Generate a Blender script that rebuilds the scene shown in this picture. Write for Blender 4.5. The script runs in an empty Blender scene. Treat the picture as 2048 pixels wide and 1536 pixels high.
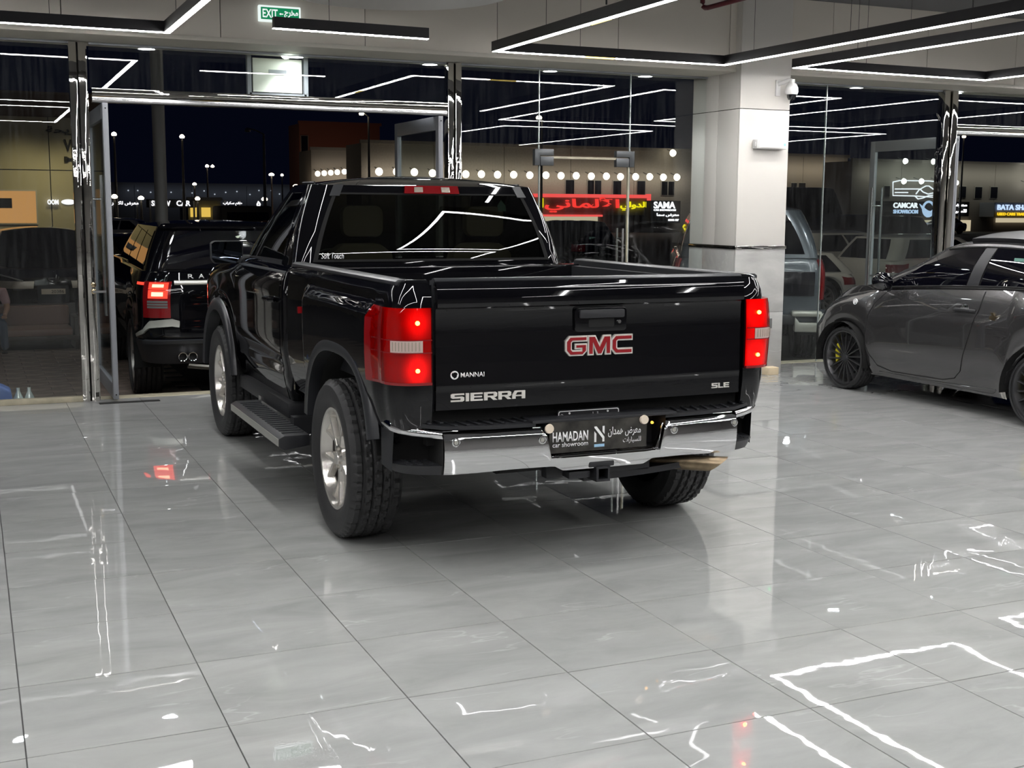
import bpy, bmesh, math, random
from math import sin, cos, pi, sqrt, radians, atan2, hypot, exp
from mathutils import Vector as V, Matrix
random.seed(7)
sc = bpy.context.scene
col = sc.collection
# ---------------------------------------------------------------- camera
CF, CYAW, CPIT, CROL, CH = 2473.277, .41215396, .1407397, .00627592, 1.63542856
fwd = V((sin(CYAW)*cos(CPIT), cos(CYAW)*cos(CPIT), -sin(CPIT)))
rgt = V((cos(CYAW), -sin(CYAW), 0)); upv = rgt.cross(fwd)
r2 = rgt*cos(CROL)+upv*sin(CROL); u2 = -rgt*sin(CROL)+upv*cos(CROL)
cd = bpy.data.cameras.new('camera'); cam = bpy.data.objects.new('camera', cd); col.objects.link(cam)
cd.sensor_width = 36; cd.lens = CF/2048*36; cd.clip_end = 600; cd.clip_start = .05
M = Matrix.Identity(4)
for i in range(3): M[i][0], M[i][1], M[i][2] = r2[i], u2[i], -fwd[i]
M[0][3], M[1][3], M[2][3] = 0, 0, CH
cam.matrix_world = M
sc.camera = cam
def at(px, py, Y):
    """world point on the plane y=Y seen at a photograph pixel (used for far-away placement)"""
    d = r2*((px-1024)/CF)+u2*(-(py-768)/CF)+fwd
    return V((0, 0, CH))+d*(Y/d.y)
# ---------------------------------------------------------------- world, exposure
w = bpy.data.worlds.new('night'); sc.world = w; w.use_nodes = True
w.node_tree.nodes['Background'].inputs[0].default_value = (.0011, .0016, .0050, 1)
w.node_tree.nodes['Background'].inputs[1].default_value = 1.0
sc.view_settings.view_transform = 'Standard'; sc.view_settings.look = 'None'
sc.view_settings.exposure = 0.0; sc.view_settings.gamma = 1; sc.view_settings.use_curve_mapping = False
cy = sc.cycles
cy.use_denoising = True; cy.max_bounces = 9; cy.diffuse_bounces = 4; cy.glossy_bounces = 5
cy.transparent_max_bounces = 24; cy.transmission_bounces = 6; cy.caustics_reflective = False; cy.caustics_refractive = False
cy.sample_clamp_indirect = 6; cy.use_light_tree = True; cy.blur_glossy = .3
LED = 74.0      # radiance of the linear fixtures' diffusers
DOWN = 38.0     # watts of the recessed downlights
# ---------------------------------------------------------------- materials
def nt(name):
    m = bpy.data.materials.new(name); m.use_nodes = True
    t = m.node_tree; b = t.nodes['Principled BSDF']; return m, t, b
def mat(name, c, rough=.5, metal=0, coat=0, em=None, es=1, spec=None, bump=0, bscale=50, var=0, vscale=8, aniso=0):
    m, t, b = nt(name)
    if len(c) == 3: c = (*c, 1)
    b.inputs['Base Color'].default_value = c
    b.inputs['Roughness'].default_value = rough; b.inputs['Metallic'].default_value = metal
    b.inputs['Coat Weight'].default_value = coat; b.inputs['Coat Roughness'].default_value = .02; b.inputs['Coat IOR'].default_value = 1.4
    if spec is not None: b.inputs['Specular IOR Level'].default_value = spec
    if em: b.inputs['Emission Color'].default_value = (*em, 1); b.inputs['Emission Strength'].default_value = es
    if bump or var:
        tc = t.nodes.new('ShaderNodeTexCoord')
    if bump:
        n = t.nodes.new('ShaderNodeTexNoise'); n.inputs['Scale'].default_value = bscale; n.inputs['Detail'].default_value = 3
        t.links.new(tc.outputs['Object'], n.inputs['Vector'])
        bm = t.nodes.new('ShaderNodeBump'); bm.inputs['Distance'].default_value = bump; bm.inputs['Strength'].default_value = 1
        t.links.new(n.outputs['Fac'], bm.inputs['Height']); t.links.new(bm.outputs['Normal'], b.inputs['Normal'])
    if var:
        n = t.nodes.new('ShaderNodeTexNoise'); n.inputs['Scale'].default_value = vscale; n.inputs['Detail'].default_value = 5
        t.links.new(tc.outputs['Object'], n.inputs['Vector'])
        r = t.nodes.new('ShaderNodeValToRGB'); r.color_ramp.elements[0].position = .3; r.color_ramp.elements[1].position = .7
        r.color_ramp.elements[0].color = tuple(x*(1-var) for x in c[:3])+(1,)
        r.color_ramp.elements[1].color = tuple(min(1, x*(1+var)) for x in c[:3])+(1,)
        t.links.new(n.outputs['Fac'], r.inputs['Fac']); t.links.new(r.outputs['Color'], b.inputs['Base Color'])
    return m
def emit(name, c, s):
    m = bpy.data.materials.new(name); m.use_nodes = True; t = m.node_tree; t.nodes.clear()
    e = t.nodes.new('ShaderNodeEmission'); e.inputs[0].default_value = (*c, 1); e.inputs[1].default_value = s
    o = t.nodes.new('ShaderNodeOutputMaterial'); t.links.new(e.outputs[0], o.inputs[0]); return m
def glass(name, tint=(1, 1, 1), f0=.04, rough=0., dirt=0):
    """thin pane: tinted see-through mixed with a mirror coat by Schlick's Fresnel curve"""
    m = bpy.data.materials.new(name); m.use_nodes = True; t = m.node_tree; t.nodes.clear(); N = t.nodes.new; L = t.links.new
    tr = N('ShaderNodeBsdfTransparent'); tr.inputs[0].default_value = (*tint, 1)
    g = N('ShaderNodeBsdfGlossy'); g.inputs['Roughness'].default_value = rough
    f = N('ShaderNodeLayerWeight'); f.inputs[0].default_value = .5
    p = N('ShaderNodeMath'); p.operation = 'POWER'; p.inputs[1].default_value = 5; L(f.outputs['Facing'], p.inputs[0])
    mu = N('ShaderNodeMath'); mu.operation = 'MULTIPLY_ADD'; mu.inputs[1].default_value = 1-f0; mu.inputs[2].default_value = f0; L(p.outputs[0], mu.inputs[0])
    mx = N('ShaderNodeMixShader'); o = N('ShaderNodeOutputMaterial')
    L(mu.outputs[0], mx.inputs[0]); L(tr.outputs[0], mx.inputs[1]); L(g.outputs[0], mx.inputs[2])
    if dirt:
        d = N('ShaderNodeBsdfDiffuse'); d.inputs[0].default_value = (.7, .72, .75, 1)
        tc = N('ShaderNodeTexCoord'); mp = N('ShaderNodeMapping'); mp.inputs['Scale'].default_value = (9, 9, .7)
        n = N('ShaderNodeTexNoise'); n.inputs['Scale'].default_value = 4; n.inputs['Detail'].default_value = 6
        mr = N('ShaderNodeMapRange'); mr.inputs[1].default_value = .45; mr.inputs[2].default_value = .8; mr.inputs[4].default_value = dirt
        m2 = N('ShaderNodeMixShader')
        L(tc.outputs['Object'], mp.inputs[0]); L(mp.outputs[0], n.inputs['Vector']); L(n.outputs['Fac'], mr.inputs[0]); L(mr.outputs[0], m2.inputs[0])
        L(mx.outputs[0], m2.inputs[1]); L(d.outputs[0], m2.inputs[2]); L(m2.outputs[0], o.inputs[0])
    else: L(mx.outputs[0], o.inputs[0])
    return m
def stone(name, c0, c1, rough, scale, vein, wav=0, spec=.5, perobj=True):
    """veined polished stone; every tile gets its own piece of the pattern"""
    m, t, b = nt(name); L = t.links.new; N = t.nodes.new
    ge = N('ShaderNodeNewGeometry'); oi = N('ShaderNodeObjectInfo')
    mu = N('ShaderNodeMath'); mu.operation = 'MULTIPLY'; mu.inputs[1].default_value = 60 if perobj else 0
    L(oi.outputs['Random'], mu.inputs[0])
    ad = N('ShaderNodeVectorMath'); ad.operation = 'ADD'; L(ge.outputs['Position'], ad.inputs[0]); L(mu.outputs[0], ad.inputs[1])
    n = N('ShaderNodeTexNoise'); n.inputs['Scale'].default_value = scale; n.inputs['Detail'].default_value = 8; n.inputs['Roughness'].default_value = .62
    n.inputs['Distortion'].default_value = .6
    mp = N('ShaderNodeMapping'); mp.inputs['Scale'].default_value = (.55, 1.5, 1.5); mp.inputs['Rotation'].default_value = (0, 0, .25)
    L(ad.outputs[0], mp.inputs[0]); L(mp.outputs[0], n.inputs['Vector'])
    r = N('ShaderNodeValToRGB'); r.color_ramp.elements[0].position = .32; r.color_ramp.elements[1].position = .68
    r.color_ramp.elements[0].color = (*c0, 1); r.color_ramp.elements[1].color = (*c1, 1); L(n.outputs['Fac'], r.inputs['Fac'])
    # thin pale veins
    mv = N('ShaderNodeMapping'); mv.inputs['Scale'].default_value = (.5, 1.9, 1.0); mv.inputs['Rotation'].default_value = (0, 0, .7); L(ad.outputs[0], mv.inputs[0])
    nd = N('ShaderNodeTexNoise'); nd.inputs['Scale'].default_value = 1.3; nd.inputs['Detail'].default_value = 5; L(mv.outputs[0], nd.inputs['Vector'])
    sb = N('ShaderNodeMath'); sb.operation = 'SUBTRACT'; sb.inputs[1].default_value = .5; L(nd.outputs['Fac'], sb.inputs[0])
    ab = N('ShaderNodeMath'); ab.operation = 'ABSOLUTE'; L(sb.outputs[0], ab.inputs[0])
    mr = N('ShaderNodeMapRange'); mr.inputs[1].default_value = 0; mr.inputs[2].default_value = .006; mr.inputs[3].default_value = vein; mr.inputs[4].default_value = 0
    L(ab.outputs[0], mr.inputs[0])
    n3 = N('ShaderNodeTexNoise'); n3.inputs['Scale'].default_value = 2.5; L(ad.outputs[0], n3.inputs['Vector'])
    m3 = N('ShaderNodeMapRange'); m3.inputs[1].default_value = .5; m3.inputs[2].default_value = .65; L(n3.outputs['Fac'], m3.inputs[0])
    mm = N('ShaderNodeMath'); mm.operation = 'MULTIPLY'; L(mr.outputs[0], mm.inputs[0]); L(m3.outputs[0], mm.inputs[1])
    mx = N('ShaderNodeMix'); mx.data_type = 'RGBA'; L(mm.outputs[0], mx.inputs[0]); L(r.outputs['Color'], mx.inputs[6]); mx.inputs[7].default_value = (.75, .76, .75, 1)
    L(mx.outputs[2], b.inputs['Base Color'])
    b.inputs['Roughness'].default_value = rough; b.inputs['Specular IOR Level'].default_value = spec
    if wav:
        w1 = N('ShaderNodeTexNoise'); w1.inputs['Scale'].default_value = 6.5; w1.inputs['Detail'].default_value = 1.5; L(ad.outputs[0], w1.inputs['Vector'])
        bm = N('ShaderNodeBump'); bm.inputs['Distance'].default_value = wav; L(w1.outputs['Fac'], bm.inputs['Height']); L(bm.outputs['Normal'], b.inputs['Normal'])
    return m
m = {}
m['floor'] = stone('floor_tile', (.305, .31, .305), (.395, .40, .392), .012, 3.2, .22, .00030, 1.0)
m['marble'] = stone('pillar_marble', (.36, .355, .34), (.50, .495, .475), .10, 2.2, .8, 0, .5)
m['grout'] = mat('grout', (.12, .12, .118), .8)
m['wallpanel'] = mat('composite_panel', (.70, .65, .575), .42, bump=.0006, bscale=3)
m['pillarpanel'] = mat('pillar_panel', (.66, .63, .585), .32)
m['soffit'] = mat('soffit', (.62, .59, .52), .5)
m['ceil'] = mat('ceiling_paint', (.11, .11, .115), .7)
m['wallp'] = mat('wall_paint', (.36, .35, .34), .6)
m['steel'] = mat('mirror_steel', (.66, .64, .60), .03, 1, bump=.0010, bscale=9)
m['steel2'] = mat('satin_steel', (.62, .62, .62), .22, 1)
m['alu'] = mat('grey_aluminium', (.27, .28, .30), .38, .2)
m['glass'] = glass('clear_glass', (.95, .97, .96), .045, 0, .015)
m['glassd'] = glass('door_glass', (.88, .92, .92), .045, 0, .03)
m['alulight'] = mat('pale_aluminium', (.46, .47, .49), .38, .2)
m['glassedge'] = mat('glass_edge', (.60, .66, .64), .12, .5)
m['led'] = emit('led_diffuser', (1.0, .99, .985), LED)
m['ledwarm'] = emit('led_warm_section', (1.0, .72, .18), 5)
m['blackalu'] = mat('black_aluminium', (.018, .017, .020), .45)
m['wire'] = mat('wire', (.03, .03, .03), .5)
m['paint'] = mat('black_car_paint', (.0025, .0025, .0035), .025, 0, 0, spec=.5)
m['patchm'] = mat('patch_fitting_metal', (.10, .105, .11), .3, .5)
m['plastic'] = mat('black_plastic', (.013, .0135, .016), .48, bump=.0003, bscale=400)
m['trim'] = mat('satin_black_trim', (.022, .023, .026), .34)
m['chrome'] = mat('chrome', (.90, .90, .91), .035, 1)
m['satin'] = mat('satin_chrome', (.92, .89, .83), .30, .55)
m['alloy'] = mat('machined_alloy', (.84, .81, .76), .27, .92)
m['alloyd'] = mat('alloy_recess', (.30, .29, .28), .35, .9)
m['rubber'] = mat('tyre_rubber', (.017, .017, .018), .55, bump=.0008, bscale=120)
m['tint2'] = glass('dark_side_glass', (.02, .02, .024), .05)
m['tint'] = glass('tinted_glass', (.17, .18, .155), .05)
m['blackglass'] = mat('black_glass', (.002, .002, .004), .01, 0, 0, spec=.9)
m['void'] = mat('dark_cavity', (.004, .004, .004), .9)
m['seat'] = mat('seat_cloth', (.30, .26, .20), .9, bump=.001, bscale=200)
m['gpaint'] = mat('grey_car_paint', (.072, .070, .072), .24, .65, 1)
m['gpaint'].node_tree.nodes['Principled BSDF'].inputs['Coat IOR'].default_value = 1.55
m['gbpaint'] = mat('blue_grey_car_paint', (.085, .10, .115), .25, .3, 1)
m['wpaint'] = mat('white_car_paint', (.62, .60, .54), .3, 0, 1)
m['spaint'] = mat('silver_plastic', (.42, .42, .38), .3, .4)
m['dkalloy'] = mat('dark_alloy', (.11, .11, .115), .28, .85)
m['yellow'] = mat('yellow_caliper', (.75, .65, .02), .35, 0, .5)
m['redpaint'] = mat('red_lens_unlit', (.20, .006, .008), .08, 0, 1)
m['redlens'] = glass('red_lens', (1.0, .10, .07), .045)
m['white'] = mat('white_plastic', (.72, .71, .69), .35)
m['cream'] = mat('cream_print', (.72, .62, .50), .6)
m['whiteletter'] = mat('white_letter', (.80, .80, .80), .4)
m['emblemred'] = mat('emblem_red', (.26, .010, .015), .2, 0, 1)
m['plateblack'] = mat('black_plate', (.012, .012, .014), .3)
m['showplate'] = mat('dealer_plate', (.032, .030, .026), .3, var=.7, vscale=14)
m['clear'] = mat('clear_lens', (.42, .36, .30), .15, .3, 1, bump=.002, bscale=60)
m['clearlit'] = mat('reverse_lens', (.55, .42, .38), .2, .2, 1, bump=.003, bscale=70)
m['rust'] = mat('stained_exhaust', (.20, .155, .10), .38, .9, var=.5, vscale=12)
m['redpipe'] = mat('red_sprinkler_pipe', (.11, .012, .020), .35)
m['asphalt'] = mat('asphalt', (.035, .034, .033), .85, bump=.003, bscale=30, var=.3)
m['paver'] = mat('paver', (.17, .135, .115), .8, bump=.001, bscale=60, var=.35, vscale=5)
m['kerb'] = mat('threshold_stone', (.42, .38, .28), .35, var=.2)
m['facade'] = mat('beige_facade', (.36, .325, .28), .8, var=.08)
m['facade2'] = mat('taupe_facade', (.24, .21, .19), .8)
m['facade3'] = mat('olive_facade', (.26, .23, .16), .7)
m['redwall'] = mat('terracotta_wall', (.24, .10, .075), .8)
m['parapet'] = mat('dark_brown_parapet', (.07, .045, .035), .8)
m['farwall'] = mat('far_dark_wall', (.20, .21, .24), .9)
m['winfr'] = mat('window_frame', (.30, .28, .25), .5)
m['darkwin'] = mat('dark_window', (.012, .012, .016), .08, spec=.7)
m['pole'] = mat('grey_pole', (.20, .20, .20), .5, .3)
m['flood'] = emit('flood_lamp_warm', (1.0, .90, .72), 6)
m['floodw'] = emit('flood_lamp_white', (.95, 1.0, .90), 7)
m['street'] = emit('street_lamp', (1.0, .84, .60), 12)
m['neonred'] = emit('red_neon', (1.0, .045, .035), 1.1)
m['neonred2'] = emit('red_neon_frame', (1.0, .10, .09), 1.0)
m['neonyel'] = emit('yellow_neon', (1.0, .86, .01), 1.1)
m['signwhite'] = emit('white_sign_letter', (.95, .95, 1.0), 1.5)
m['signblue'] = emit('pale_blue_sign_letter', (.55, .72, 1.0), 1.1)
m['signor'] = emit('amber_sign_letter', (1.0, .62, .02), 1.1)
m['litwin'] = emit('lit_shop_interior', (.95, .82, .55), .55)
m['orange'] = emit('orange_lit_room', (1.0, .50, .17), .50)
m['yellowlit'] = emit('yellow_lit_shop', (1.0, .66, .12), .75)
m['greenexit'] = emit('exit_green', (.01, .22, .09), 1.0)
m['exitwhite'] = emit('exit_white', (.85, .95, .92), 1.0)
m['greenled'] = emit('green_led', (.2, 1.0, .45), 2.5)
m['amberled'] = emit('amber_marker', (1.0, .50, .05), 3)
m['redglow'] = emit('tail_bulb', (1.0, .25, .03), 22)
m['sofa'] = mat('tan_leather', (.22, .14, .11), .5)
m['wood'] = mat('dark_wood', (.06, .05, .045), .5)
m['pink'] = mat('pink_shirt', (.45, .30, .32), .8)
m['jeans'] = mat('blue_jeans', (.06, .085, .13), .9)
m['skin'] = mat('skin', (.35, .20, .13), .6)
m['hair'] = mat('dark_hair', (.01, .008, .007), .7)
m['bluebag'] = mat('blue_bag', (.08, .13, .32), .5, bump=.004, bscale=30)
m['palebox'] = mat('pale_panel', (.78, .80, .70), .5)
m['sticker'] = mat('green_sticker', (.10, .22, .18), .5)
m['barrel'] = mat('wheel_barrel', (.16, .15, .14), .45, .8)
m['chromeglass'] = mat('mirror_glass', (.10, .12, .15), .02, 1)
m['signblue2'] = mat('pale_blue_print', (.30, .50, .68), .5)
m['suvlamp'] = emit('suv_lamp_red', (1.0, .06, .035), 1.5)
m['suvcore'] = emit('suv_lamp_core', (1.0, .42, .25), 3)
m['darkcar'] = mat('dark_parked_paint', (.004, .004, .005), .08, 0, 0)
m['coachp'] = mat('coach_paint', (.10, .085, .065), .5)
m['gold'] = mat('gold_chrome', (.75, .60, .38), .15, 1)
m['brass'] = mat('beige_block', (.75, .62, .42), .5)
m['sunroof'] = mat('matte_black_roof', (.008, .008, .010), .35)
# ---------------------------------------------------------------- mesh building
class MB:
    def __init__(s): s.v = []; s.f = []
    def add(s, vs, fs):
        o = len(s.v); s.v += [tuple(x) for x in vs]; s.f += [tuple(i+o for i in f) for f in fs]; return s
    def box(s, x0, x1, y0, y1, z0, z1, R=None):
        vs = [V((x, y, z)) for z in (z0, z1) for y in (y0, y1) for x in (x0, x1)]
        if R is not None: vs = [R @ p for p in vs]
        return s.add(vs, [(0, 2, 3, 1), (4, 5, 7, 6), (0, 1, 5, 4), (2, 6, 7, 3), (0, 4, 6, 2), (1, 3, 7, 5)])
    def cyl(s, p0, p1, r0, r1=None, n=16, caps=True):
        p0 = V(p0); p1 = V(p1); r1 = r0 if r1 is None else r1
        d = (p1-p0).normalized(); a = d.orthogonal().normalized(); b = d.cross(a)
        vs = [p0+(a*cos(2*pi*i/n)+b*sin(2*pi*i/n))*r0 for i in range(n)]+[p1+(a*cos(2*pi*i/n)+b*sin(2*pi*i/n))*r1 for i in range(n)]
        fs = [(i, (i+1) % n, n+(i+1) % n, n+i) for i in range(n)]
        if caps: fs += [tuple(range(n))[::-1], tuple(range(n, 2*n))]
        return s.add(vs, fs)
    def tube(s, path, r, n=8, flat=1.0):
        path = [V(p) for p in path]; k = len(path); vs = []; up = V((0, 0, 1))
        for i, p in enumerate(path):
            d = (path[min(i+1, k-1)]-path[max(i-1, 0)]).normalized()
            a = d.cross(up) if abs(d.dot(up)) < .98 else d.cross(V((0, 1, 0)))
            a.normalize(); b = a.cross(d)
            rr = r(i/(k-1)) if callable(r) else r
            vs += [p+a*cos(2*pi*j/n)*rr+b*sin(2*pi*j/n)*rr*flat for j in range(n)]
        fs = [(i*n+j, i*n+(j+1) % n, (i+1)*n+(j+1) % n, (i+1)*n+j) for i in range(k-1) for j in range(n)]
        fs += [tuple(range(n))[::-1], tuple(range((k-1)*n, k*n))]
        return s.add(vs, fs)
    def lathe(s, prof, n=48, c=(0, 0, 0), ax='x', fn=None, a0=0, a1=2*pi):
        """prof: (r, t) pairs; t runs along the axis"""
        c = V(c); k = len(prof); vs = []; full = abs(a1-a0-2*pi) < 1e-6; nn = n if full else n+1
        for i in range(nn):
            a = a0+(a1-a0)*i/n
            for r, t in prof:
                rr = r-(fn(a, r, t) if fn else 0)
                q = V((t, rr*cos(a), rr*sin(a))) if ax == 'x' else (V((rr*cos(a), t, rr*sin(a))) if ax == 'y' else V((rr*cos(a), rr*sin(a), t)))
                vs.append(c+q)
        fs = [(i*k+j, ((i+1) % nn)*k+j, ((i+1) % nn)*k+j+1, i*k+j+1) for i in range(n) for j in range(k-1)]
        return s.add(vs, fs)
    def prism(s, poly, f0, f1):
        """poly of 2D points; f0/f1 map a 2D point to 3D on the two faces"""
        n = len(poly); vs = [f0(*p) for p in poly]+[f1(*p) for p in poly]
        return s.add(vs, [tuple(range(n))[::-1], tuple(range(n, 2*n))]+[(i, (i+1) % n, n+(i+1) % n, n+i) for i in range(n)])
    def sheet(s, F, A, B, off=0., thick=.0, mir=False):
        """grid over parameter lists A x B of surface F, pushed out by off, with a rim of depth thick"""
        P = [[F(a, b) for b in B] for a in A]; na = len(A); nb = len(B)
        Nn = []
        for i in range(na):
            row = []
            for j in range(nb):
                da = P[min(i+1, na-1)][j]-P[max(i-1, 0)][j]; db = P[i][min(j+1, nb-1)]-P[i][max(j-1, 0)]
                n_ = db.cross(da); row.append(n_.normalized() if n_.length > 1e-12 else V((0, 0, 1)))
            Nn.append(row)
        vs = [P[i][j]+Nn[i][j]*off for i in range(na) for j in range(nb)]
        fs = [(i*nb+j, i*nb+j+1, (i+1)*nb+j+1, (i+1)*nb+j) for i in range(na-1) for j in range(nb-1)]
        if thick:
            rim = [(0, j) for j in range(nb)]+[(i, nb-1) for i in range(1, na)]+[(na-1, j) for j in range(nb-2, -1, -1)]+[(i, 0) for i in range(na-2, 0, -1)]
            o = len(vs); k = len(rim)
            vs += [P[i][j]+Nn[i][j]*(off-thick) for i, j in rim]
            for q in range(k):
                i, j = rim[q]; i2, j2 = rim[(q+1) % k]
                fs.append((i*nb+j, o+q, o+(q+1) % k, i2*nb+j2))
        if mir: vs = [V((-v.x, v.y, v.z)) for v in vs]
        return s.add(vs, fs)
    def mesh(s, name, mt, bevel=0, seg=2, sharp=35):
        me = bpy.data.meshes.new(name); me.from_pydata(s.v, [], s.f)
        bm = bmesh.new(); bm.from_mesh(me)
        bmesh.ops.remove_doubles(bm, verts=bm.verts, dist=1e-5)
        if bevel: bmesh.ops.bevel(bm, geom=[e for e in bm.edges if e.is_manifold and e.calc_face_angle(0) > .4], offset=bevel, segments=seg, affect='EDGES', profile=.6)
        bmesh.ops.recalc_face_normals(bm, faces=bm.faces)
        bm.to_mesh(me); bm.free()
        for p in me.polygons: p.use_smooth = True
        me.set_sharp_from_angle(angle=radians(sharp))
        me.materials.append(m[mt] if isinstance(mt, str) else mt); return me
    def build(s, name, mt, parent=None, bevel=0, seg=2, sharp=35, label=None, loc=None):
        o = bpy.data.objects.new(name, s.mesh(name, mt, bevel, seg, sharp)); col.objects.link(o)
        if parent: o.parent = parent
        if label: o['label'] = label
        if loc: o.location = loc
        return o
def thing(name, label, cat, loc=(0, 0, 0), rz=0, group=None):
    o = bpy.data.objects.new(name, None); col.objects.link(o); o.empty_display_size = .1
    o.location = loc; o.rotation_euler = (0, 0, rz); tag(o, label, cat, group); return o
def tag(o, label, cat, group=None):
    o['label'] = label; o['category'] = cat
    if group: o['group'] = group
    return o
def struct(o): o['kind'] = 'structure'; return o
def copy(o, parent=None, loc=None):
    c = o.copy(); col.objects.link(c)
    if parent is not None: c.parent = parent
    if loc is not None: c.location = loc
    for ch in list(o.children): copy(ch, c)
    return c
# arabic shaping (contextual forms, laid out right to left)
AR = {'ا': (0xFE8D, 0xFE8E), 'أ': (0xFE83, 0xFE84), 'د': (0xFEA9, 0xFEAA), 'ر': (0xFEAD, 0xFEAE), 'و': (0xFEED, 0xFEEE), 'ة': (0xFE93, 0xFE94),
      'ت': 0xFE95, 'ب': 0xFE8F, 'س': 0xFEB1, 'ض': 0xFEBD, 'ع': 0xFEC9, 'ق': 0xFED5, 'ل': 0xFEDD, 'م': 0xFEE1, 'ن': 0xFEE5, 'ه': 0xFEE9,
      'ي': 0xFEF1, 'ح': 0xFEA1, 'ج': 0xFE9D, 'خ': 0xFEA5, 'ط': 0xFEC1, 'ك': 0xFED9, 'ف': 0xFED1, 'X': (0xFEF7, 0xFEF8)}
def ar(s):
    s = s.replace('لأ', 'X'); out = []
    two = lambda c: isinstance(AR.get(c), tuple)
    for i, c in enumerate(s):
        if c not in AR: out.append(c); continue
        pj = i > 0 and s[i-1] in AR and not two(s[i-1])
        nj = i+1 < len(s) and s[i+1] in AR
        if two(c): out.append(chr(AR[c][1 if pj else 0]))
        else: out.append(chr(AR[c]+(3 if pj and nj else 1 if pj else 2 if nj else 0)))
    return ''.join(reversed(out))
def text(name, s, mt, parent, x0, z0, wd, ht, y=0., depth=.004, bold=0., F=None, label=None, shear=0):
    """lettering in the x-z plane facing -y, fitted to wd x ht with its lower left at (x0, z0)"""
    c = bpy.data.curves.new('t', 'FONT'); c.body = s; c.offset = bold; c.resolution_u = 3; c.shear = shear
    o = bpy.data.objects.new('t', c); col.objects.link(o); bpy.context.view_layer.update()
    me = bpy.data.meshes.new_from_object(o.evaluated_get(bpy.context.evaluated_depsgraph_get()))
    bpy.data.objects.remove(o)
    xs = [v.co.x for v in me.vertices]; ys = [v.co.y for v in me.vertices]
    sx = wd/(max(xs)-min(xs)); sy = ht/(max(ys)-min(ys)); mx, my = min(xs), min(ys)
    bm = bmesh.new(); bm.from_mesh(me)
    bmesh.ops.remove_doubles(bm, verts=bm.verts, dist=1e-5)
    if depth:
        r = bmesh.ops.extrude_face_region(bm, geom=list(bm.faces))
        for v in r['geom']:
            if isinstance(v, bmesh.types.BMVert): v.co.z += 1
    for v in bm.verts:
        p = V((x0+(v.co.x-mx)*sx, y-depth*v.co.z, z0+(v.co.y-my)*sy))
        v.co = F(p) if F else p
    bmesh.ops.recalc_face_normals(bm, faces=bm.faces)
    bm.to_mesh(me); bm.free(); me.materials.clear(); me.materials.append(m[mt]); me.name = name
    o = bpy.data.objects.new(name, me); col.objects.link(o)
    if parent: o.parent = parent
    if label: o['label'] = label
    return o
def lerp(a, b, t): return a+(b-a)*t
def lin(a, b, n): return [a+(b-a)*i/n for i in range(n+1)]
def sm(a, b, x):
    t = max(0, min(1, (x-a)/(b-a))); return t*t*(3-2*t)
def interp(pts, x):
    if x <= pts[0][0]: return pts[0][1]
    for (a, b), (c, d) in zip(pts, pts[1:]):
        if x <= c: return lerp(b, d, (x-a)/(c-a))
    return pts[-1][1]
def interps(pts, x):
    """smooth version of interp"""
    if x <= pts[0][0]: return pts[0][1]
    n = len(pts)
    for i in range(n-1):
        if x <= pts[i+1][0]:
            x0, y0 = pts[i]; x1, y1 = pts[i+1]; h = x1-x0; t = (x-x0)/h
            m0 = (y1-pts[i-1][1])/(x1-pts[i-1][0])*h if i else (y1-y0)
            m1 = (pts[i+2][1]-y0)/(pts[i+2][0]-x0)*h if i+2 < n else (y1-y0)
            return (2*t**3-3*t*t+1)*y0+(t**3-2*t*t+t)*m0+(-2*t**3+3*t*t)*y1+(t**3-t*t)*m1
    return pts[-1][1]
# ================================================================ THE SETTING
XL, XR, YB, YG, ZC = -7., 17., -7., 10.95, 3.70      # room limits, glass plane, ceiling height
G = -.22                                              # level of the pavement outside
fl = struct(MB().box(XL, XR, YB, YG+.12, -.12, -.006).build('floor', 'grout'))
X0, Y0, TS = .0792, 5.5868, .6
def seen(x, y):
    d = V((x, y, 0))-V((0, 0, CH)); z = d.dot(fwd)
    if z <= 0: return False
    u = 1024+CF*d.dot(r2)/z; v = 768-CF*d.dot(u2)/z
    return -90 < u < 2140 and v < 1640
tm = MB(); h = TS/2-.0020; b = .0004
tm.add([(-h+b, -h+b, 0), (h-b, -h+b, 0), (h-b, h-b, 0), (-h+b, h-b, 0), (-h, -h, -.0015), (h, -h, -.0015), (h, h, -.0015), (-h, h, -.0015), (-h, -h, -.01), (h, -h, -.01), (h, h, -.01), (-h, h, -.01)],
       [(0, 1, 2, 3)]+[(i, (i+1) % 4, 4+(i+1) % 4, 4+i)[::-1] for i in range(4)]+[(4+i, 4+(i+1) % 4, 8+(i+1) % 4, 8+i)[::-1] for i in range(4)])
tile_me = tm.mesh('tile', 'floor', sharp=10); rest = MB()
for i in range(-13, 30):
    for j in range(-22, 10):
        cx, cyy = X0+(i+.5)*TS, Y0+(j+.5)*TS
        if cx < XL or cx > XR or cyy < YB or cyy > YG: continue
        if cyy > 2.6 and any(seen(cx+a, cyy+c) for a in (-.3, .3) for c in (-.3, .3)) and not (cx > 8.4 and cyy > 7.2):
            o = bpy.data.objects.new('tile', tile_me); col.objects.link(o); o.parent = fl; o.location = (cx, cyy, 0)
            o.rotation_euler = (random.gauss(0, .0011), random.gauss(0, .0011), 0)
        else: rest.add([(cx+x, cyy+y, z) for x, y, z in tm.v], tm.f)
o = rest.build('tiles_beyond', 'floor', fl, sharp=10); o['kind'] = 'stuff'
ce = struct(MB().box(XL, XR, YB, YG+.3, ZC, ZC+.15).build('ceiling', 'ceil'))
struct(MB().box(XL-.15, XL, YB, YG, 0, ZC).build('wall_left', 'wallp'))
struct(MB().box(XR, XR+.15, YB, YG, 0, ZC).build('wall_right', 'wallp'))
struct(MB().box(XL, XR, YB-.15, YB, 0, ZC).build('wall_back', 'wallp'))
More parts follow.
